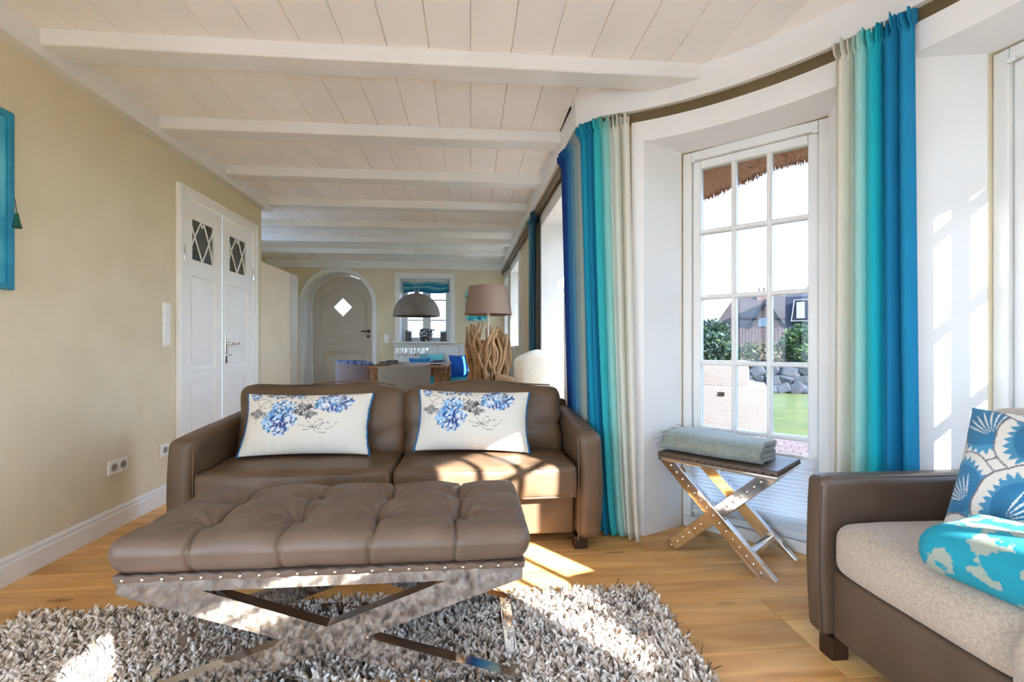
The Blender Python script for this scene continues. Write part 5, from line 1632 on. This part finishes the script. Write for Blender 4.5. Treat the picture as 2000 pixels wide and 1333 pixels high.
b = MB(); b.box(-9.0, 2.6, -9.0, YB - 0.3, GZ, GZ + 0.02); b.box(-9.0, XL - 0.15, YB - 0.3, 1.5, GZ, GZ + 0.02); b.box(-9.0, -3.65, 1.5, 10, GZ, GZ + 0.02)
BOUNCE_GROUND = mat('pale_bounce_ground', lin(196, 200, 204), 0.95, col2=lin(176, 180, 184), nscale=30)  # unseen pale surface added to reflect neutral daylight onto the ceiling
S(b.build('ground_bounce', BOUNCE_GROUND, smooth=False), 'unseen pale ground added behind the house to bounce daylight indoors')
# thatch
THATCH = mat('reed_thatch', lin(204, 154, 122), 0.95, col2=lin(168, 122, 94), nscale=60, stretch=(1, 1, 4), bump=0.6, bscale=90, vcol=False)
b = MB()
A = []
for a in np.linspace(62, -62, 90):
    row = []
    for (r_, z) in ((2.22, 2.50), (2.40, 2.30), (2.50, 2.185), (2.545, 2.165), (2.60, 2.19), (2.66, 2.30), (2.60, 2.50), (2.0, 3.05), (1.0, 3.8), (0.0, 4.2)):
        x, y = bay(a, r_); row.append((x, y, z - max(0.0, a - 45) * 0.013))
    A.append(row)
b.grid(np.array(A)); b.fix = False
roof = S(b.build('roof', THATCH, ang=60), 'thatched eave above the bay window')
b = MB()
for (x0, x1, y0, y1) in ((0.6, 1.0, 2.7, 9.0),):
    b.prism([(0.9, 2.50), (1.45, 2.17), (1.53, 2.19), (1.56, 2.45), (0.9, 3.1)], y0, y1, 'y')
    b.prism([(0.9, 2.50), (1.45, 2.17), (1.53, 2.19), (1.56, 2.45), (0.9, 3.1)], -2.9, -0.75, 'y')
b.prism([(-2.7, 2.5), (0.9, 2.5), (0.9, 3.1), (-0.9, 4.6), (-2.7, 3.1)], YB - 0.3, 9.2, 'y')
b.prism([(-2.2, 2.40), (-2.80, 2.17), (-2.88, 2.20), (-2.9, 2.5), (-2.2, 3.1)], YB - 0.9, 4.6, 'y')  # unseen left eave, added to keep sky light out of the rear windows
b.prism([(YB - 0.3, 2.40), (YB - 0.9, 2.17), (YB - 0.98, 2.2), (YB - 1.0, 2.5), (YB - 0.3, 3.1)], -2.8, 1.2, 'x')  # unseen back eave, added to cut sky light in the same way
b.fix = True
b.build('straight_thatch', THATCH, roof, smooth=False)
def strands(n, seed):
    r = np.random.default_rng(seed)
    a = np.radians(r.uniform(20, 61, n)); rr_ = r.uniform(2.47, 2.60, n)
    zb = 2.20 + 0.10 * np.abs(rr_ - 2.55) / 0.06 * 0.5 - np.maximum(0.0, np.degrees(a) - 45) * 0.013
    L_ = r.uniform(0.015, 0.065, n)
    top = np.stack([BC[0] + rr_ * np.cos(a), BC[1] + rr_ * np.sin(a), zb + 0.03], 1)
    bot = top + np.stack([np.cos(a) * 0.012 + r.normal(0, 0.008, n), np.sin(a) * 0.012 + r.normal(0, 0.008, n), -0.035 - L_], 1)
    w = r.uniform(0.0012, 0.0026, n)[:, None]
    tx = np.stack([-np.sin(a), np.cos(a), 0 * a], 1) * w; ty = np.stack([np.cos(a), np.sin(a), 0 * a], 1) * w
    V = np.stack([top - tx, top + tx, top + ty, bot - tx, bot + tx, bot + ty], 1).reshape(-1, 3)
    o = (np.arange(n) * 6)[:, None]
    F = np.concatenate([np.concatenate([o + i, o + j, o + j + 3, o + i + 3], 1) for i, j in ((0, 1), (1, 2), (2, 0))])
    C = np.repeat(lina((214, 160, 128), (190, 140, 112), (226, 178, 146), (150, 112, 94), (216, 160, 138))[r.integers(0, 5, n)], 6, axis=0)
    return V, F, C
stuff_mesh('reed_ends', [strands(9000, 4)], mat('reed_strands', (1, 1, 1), 0.9, vcol=True), roof)

# garden wall of boulders
STONE = mat('granite_boulder', lin(74, 76, 82), 0.9, col2=lin(54, 56, 62), nscale=3, bump=0.5, bscale=12, bdist=0.03, rnd=0.15)
gw = thing('garden_wall', 'dry stacked boulder wall at the end of the lawn', 'boulders', (7.7, 11.0, GZ), R(-22))
b = MB(); b.box(-3.2, 3.2, 0.10, 0.55, 0, 0.50); b.build('earth_core', mat('dark_soil', lin(52, 46, 40), 0.95, col2=lin(40, 36, 32)), gw, smooth=False)
rr = random.Random(12)
sdata = []
for k in range(7):
    b = MB()
    seed = k
    b.rbox(0, 0, 0, 0.40, 0.30, 0.30, 0.07, n=(3, 2, 3), fn=lambda P, N: P * (1 + 0.20 * snoise(P, 8, seed + 40, 2))[:, None])
    sdata.append(b.data('boulder', STONE, True, 50))
for row in range(3):
    x = -3.2 + (0.2 if row % 2 else 0)
    while x < 3.2:
        w = rr.uniform(0.75, 1.3)
        h = rr.uniform(0.8, 1.05)
        inst('boulder', rr.choice(sdata), gw, (x + w * 0.2, 0.06 + rr.uniform(-0.04, 0.04) + row * 0.03, 0.12 + row * 0.195), (rr.uniform(-0.3, 0.3), rr.uniform(-0.7, 0.7), rr.uniform(-0.3, 0.3)), (w, 1.0, h * 1.0))
        x += w * 0.33

# shrubs
LEAF = mat('leaf_green', (1, 1, 1), 0.6, vcol=True, transl=0.25)
BARK = mat('bark', lin(80, 62, 48), 0.95, col2=lin(60, 46, 36))
def shrub(label, loc, rx, ry, rz_, n, pal, seed, size=(0.05, 0.09), group='shrubs behind the boulder bank'):
    t = thing('shrub', label, 'shrub', loc, 0, group)
    r = np.random.default_rng(seed)
    d = r.normal(size=(n, 3)); d /= np.linalg.norm(d, axis=1, keepdims=True)
    d[:, 2] = np.abs(d[:, 2]) * 1.0 - 0.15
    lump = 1 + 0.22 * snoise(d * 2.2, 3.0, seed, 3)
    rad = r.uniform(0.55, 1.0, n) ** 0.5 * lump
    P = d * rad[:, None] * np.array([rx, ry, rz_]) + np.array([0, 0, rz_ * 0.35])
    P[:, 2] = np.maximum(P[:, 2], 0.02)
    s_ = r.uniform(*size, n)[:, None]
    a = r.normal(size=(n, 3)); a /= np.linalg.norm(a, axis=1, keepdims=True)
    c = np.cross(a, d + r.normal(0, 0.6, (n, 3))); c /= np.linalg.norm(c, axis=1, keepdims=True) + 1e-9
    V = np.stack([P - a * s_, P + c * s_ * 0.45, P + a * s_, P - c * s_ * 0.45], 1).reshape(-1, 3)
    o = (np.arange(n) * 4)[:, None]
    F = np.concatenate([o, o + 1, o + 2, o + 3], 1)
    pal = np.asarray(pal)
    ci = r.integers(0, len(pal), n)
    C = np.repeat(pal[ci] * r.uniform(0.8, 1.15, n)[:, None], 4, axis=0)
    o_ = stuff_mesh('foliage', [(V, F, C)], LEAF, t, smooth=False)
    del o_['kind']
    b = MB()
    for k in range(5):
        b.tube([(0, 0, 0), (r.normal(0, 0.1) * rx, r.normal(0, 0.1), rz_ * 0.4), (r.normal(0, 0.4) * rx, r.normal(0, 0.3) * ry, rz_ * 0.9)], [0.03, 0.022, 0.01], 6)
    b.build('stems', BARK, t)
    return t
gA = 0.5 * lina((70, 104, 48), (92, 130, 52), (54, 88, 52), (120, 150, 70), (44, 74, 46))
gB = 0.5 * lina((72, 96, 74), (56, 84, 70), (96, 120, 96), (110, 136, 120), (40, 66, 52))
gC = 0.5 * lina((120, 140, 66), (150, 120, 90), (104, 120, 60), (160, 130, 100), (84, 100, 56), (130, 96, 78))

shrub('dense blue-green shrub left behind the boulders', (6.15, 12.35, 0.1), 1.15, 1.0, 1.35, 5200, np.concatenate([gB, gB, gA]), 1)
shrub('bright green rounded shrub at the right behind the boulders', (9.15, 11.75, 0.1), 1.05, 0.9, 1.38, 5200, np.concatenate([gA, gA, gC[:1]]), 2)
shrub('low rust and olive scrub in the middle of the boulder wall', (7.75, 12.1, 0.1), 1.0, 0.7, 0.85, 3600, gC, 3)
shrub('small rust-tinged bush just above the boulders at right', (9.0, 10.95, 0.40), 0.75, 0.35, 0.50, 1800, gC, 6)
shrub('tall dark shrub beyond the left shrub of the garden', (4.3, 13.2, 0.0), 1.3, 1.0, 1.3, 3200, gB, 4)
shrub('wide green shrub at the far right of the garden', (11.4, 11.0, 0.0), 1.4, 1.0, 1.3, 3200, gA, 5)

# wooden fence between the shrubs
FW = mat('weathered_paling', lin(92, 72, 68), 0.9, col2=lin(74, 56, 54), nscale=4, rnd=0.15)
fn_ = thing('paling_fence', 'weathered paling fence behind the scrub', 'fence', (12.7, 19.3, GZ), R(-34))
sl = MB(); sl.prism([(-0.05, 0), (0.05, 0), (0.05, 1.88), (0.0, 1.96), (-0.05, 1.88)], -0.012, 0.012, 'y'); sld = sl.data('paling', FW, False)
for k in range(26):
    inst('paling', sld, fn_, (-1.6 + k * 0.125, 0, 0.0 + 0.03 * math.sin(k * 1.7)))
for z in (0.5, 1.5):
    b = MB(); b.box(-1.7, 1.7, 0.012, 0.05, z - 0.04, z + 0.04); b.build('rail', FW, fn_, smooth=False)

# neighbouring houses
SLATE = mat('dark_thatch', lin(42, 42, 52), 0.95, col2=lin(32, 32, 42), nscale=6, bump=0.4, bscale=20, bdist=0.05)
PINK = mat('rose_brick', lin(124, 92, 80), 0.9, col2=lin(112, 82, 70), nscale=8)
BROWNR = mat('brown_thatch', lin(72, 58, 54), 0.95, col2=lin(58, 48, 44), nscale=6, bump=0.4, bscale=20, bdist=0.05)
WP = mat('house_white', lin(140, 142, 146), 0.6)
PANEB = mat('house_glass', lin(120, 128, 134), 0.3)
h1 = thing('thatched_house', 'distant thatched house with a rose brick gable', 'house', (24.8, 38.2, GZ), R(-33))
b = MB(); b.prism([(-1.3, 0), (1.3, 0), (1.3, 2.9), (0.0, 4.75), (-1.3, 2.9)], 0, 3.0, 'y'); b.build('gable_wall', PINK, h1, smooth=False)
b = MB(); b.box(-4.2, 3.6, 1.6, 6.0, 0, 2.5); b.build('wall', PINK, h1, smooth=False)
for sg in (-1, 1):
    b = MB(); b.prism([(sg * 1.75, 2.35), (sg * 1.35, 2.55), (0.0, 4.72), (0.0, 5.15)], -0.25, 3.4, 'y'); b.fix = True; b.build('gable_thatch', SLATE, h1, smooth=False)
b = MB()
v = [(-4.6, 1.2, 2.2), (3.9, 1.2, 2.2), (3.9, 6.4, 2.2), (-4.6, 6.4, 2.2), (-2.6, 3.8, 5.7), (2.4, 3.8, 5.7)]
b.add(v, [(0, 1, 5, 4), (1, 2, 5), (2, 3, 4, 5), (3, 0, 4), (0, 3, 2, 1)]); b.build('roof', BROWNR, h1, smooth=False)
b = MB(); b.rbox(-0.1, -0.02, 3.15, 0.85, 0.06, 0.75, 0.02, n=(1, 1, 1)); w_ = b.build('window', WP, h1)
for sx in (-1, 1):
    b = MB(); b.box(-0.1 + sx * 0.20 - 0.15, -0.1 + sx * 0.20 + 0.15, -0.06, -0.05, 2.85, 3.45); b.build('pane', PANEB, w_, smooth=False)
b = MB(); b.box(-0.7, 0.1, 3.5, 4.1, 5.2, 6.0); b.build('chimney', PINK, h1, smooth=False)
for x in (-0.5, -0.1):
    b = MB(); b.tube([(x, 3.8, 6.0), (x, 3.8, 6.5)], 0.06, 8); b.build('flue', SLATE, h1)
h2 = thing('slate_house', 'distant house with dark mansard roof and white dormer', 'house', (25.2, 32.0, GZ), R(-38))
b = MB(); b.box(-2.0, 4.5, 1.0, 6.0, 0, 2.4); b.build('wall', PINK, h2, smooth=False)
b = MB(); b.prism([(0.4, 1.6), (1.7, 4.95), (4.5, 5.6), (6.8, 1.6)], -2.5, 5.0, 'x'); b.fix = True; b.build('roof', SLATE, h2, smooth=False)
b = MB(); b.prism([(2.4, 4.9), (3.4, 5.9), (4.6, 5.9), (5.2, 4.9)], -1.1, 4.0, 'x'); b.fix = True; b.build('ridge_roof', BROWNR, h2, smooth=False)
b = MB(); b.prism([(-2.05, 3.0), (-0.15, 3.0), (-0.35, 4.55), (-1.85, 4.55)], 0.35, 2.2, 'y'); dm = b.build('dormer', SLATE, h2, smooth=False)
q = MB(); q.tube([(x, 0.33, z) for x, z in ((-2.05, 3.0), (-0.15, 3.0), (-0.35, 4.55), (-1.85, 4.55))], 0.05, 6, closed=True); q.build('dormer_frame', WP, dm)
for x in (-1.45, -0.72):
    b = MB(); b.box(x - 0.26, x + 0.26, 0.30, 0.345, 3.2, 4.4); b.build('window', WP, dm, smooth=False)
b = MB(); b.prism([(0.35, 2.2), (1.75, 2.2), (1.55, 4.75), (0.6, 4.75)], 0.5, 2.0, 'y'); wl_ = b.build('side_dormer', SLATE, h2, smooth=False)
for k in range(6):
    b = MB(); b.box(0.5 + k * 0.19, 0.60 + k * 0.19, 0.47, 0.5, 3.6, 4.6); b.build('white_slat', WP, wl_, smooth=False)
b = MB(); b.tube([(-0.4, 3.6, 5.9), (-0.4, 3.6, 6.7)], 0.03, 6); b.build('aerial', SLATE, h2)

# wicker garden chair on the terrace
WICK = bpy.data.materials.new('pale_wicker'); WICK.use_nodes = True
_N, _L = WICK.node_tree.nodes, WICK.node_tree.links
_b = _N['Principled BSDF']; _b.inputs['Roughness'].default_value = 0.7
_tc = _N.new('ShaderNodeTexCoord'); _br = _N.new('ShaderNodeTexBrick'); _mp = _N.new('ShaderNodeMapping')
_mp.inputs['Rotation'].default_value = (R(90), 0, 0)
_L.new(_tc.outputs['Object'], _mp.inputs[0]); _L.new(_mp.outputs[0], _br.inputs['Vector'])
_br.inputs['Color1'].default_value = (*lin(168, 157, 149), 1); _br.inputs['Color2'].default_value = (*lin(150, 138, 131), 1); _br.inputs['Mortar'].default_value = (*lin(122, 110, 104), 1)
_br.inputs['Scale'].default_value = 1.0; _br.inputs['Brick Width'].default_value = 0.036; _br.inputs['Row Height'].default_value = 0.021; _br.inputs['Mortar Size'].default_value = 0.0026
_L.new(_br.outputs['Color'], _b.inputs['Base Color'])
_bp = _N.new('ShaderNodeBump'); _bp.inputs['Strength'].default_value = 0.6; _bp.inputs['Distance'].default_value = 0.006; _bp.invert = True
_L.new(_br.outputs['Fac'], _bp.inputs['Height']); _L.new(_bp.outputs[0], _b.inputs['Normal'])
wc = thing('wicker_chair', 'pale wicker garden chair on the terrace, back turned', 'chair', (2.42, 4.52, GZ + 0.03), R(-31))
WZ = -GZ - 0.03
b = MB(); b.rbox(0.02, 0.36, (0.645 + WZ) / 2, 0.86, 0.70, 0.645 + WZ, 0.012, n=(2, 2, 2)); b.build('body', WICK, wc)
b = MB(); b.rbox(0.02, 0.10, 0.765 + WZ, 0.56, 0.10, 0.26, 0.02, n=(2, 1, 2), fn=lambda P, N: P * np.stack([1 - 0.18 * (P[:, 2] + 0.13), 1 + 0 * P[:, 0], 1 + 0 * P[:, 0]], 1)); b.build('backrest', WICK, wc)
b = MB(); b.rbox(0.02, 0.40, 0.655 + WZ, 0.66, 0.52, 0.02, 0.008, n=(1, 1, 1)); b.build('seat_pad', CREAMF, wc)
b = MB(); b.rbox(0.05, 0.006, 0.565 + WZ, 0.055, 0.008, 0.04, 0.002, n=(1, 1, 1)); b.build('grip_plate', DARKMETAL, wc)
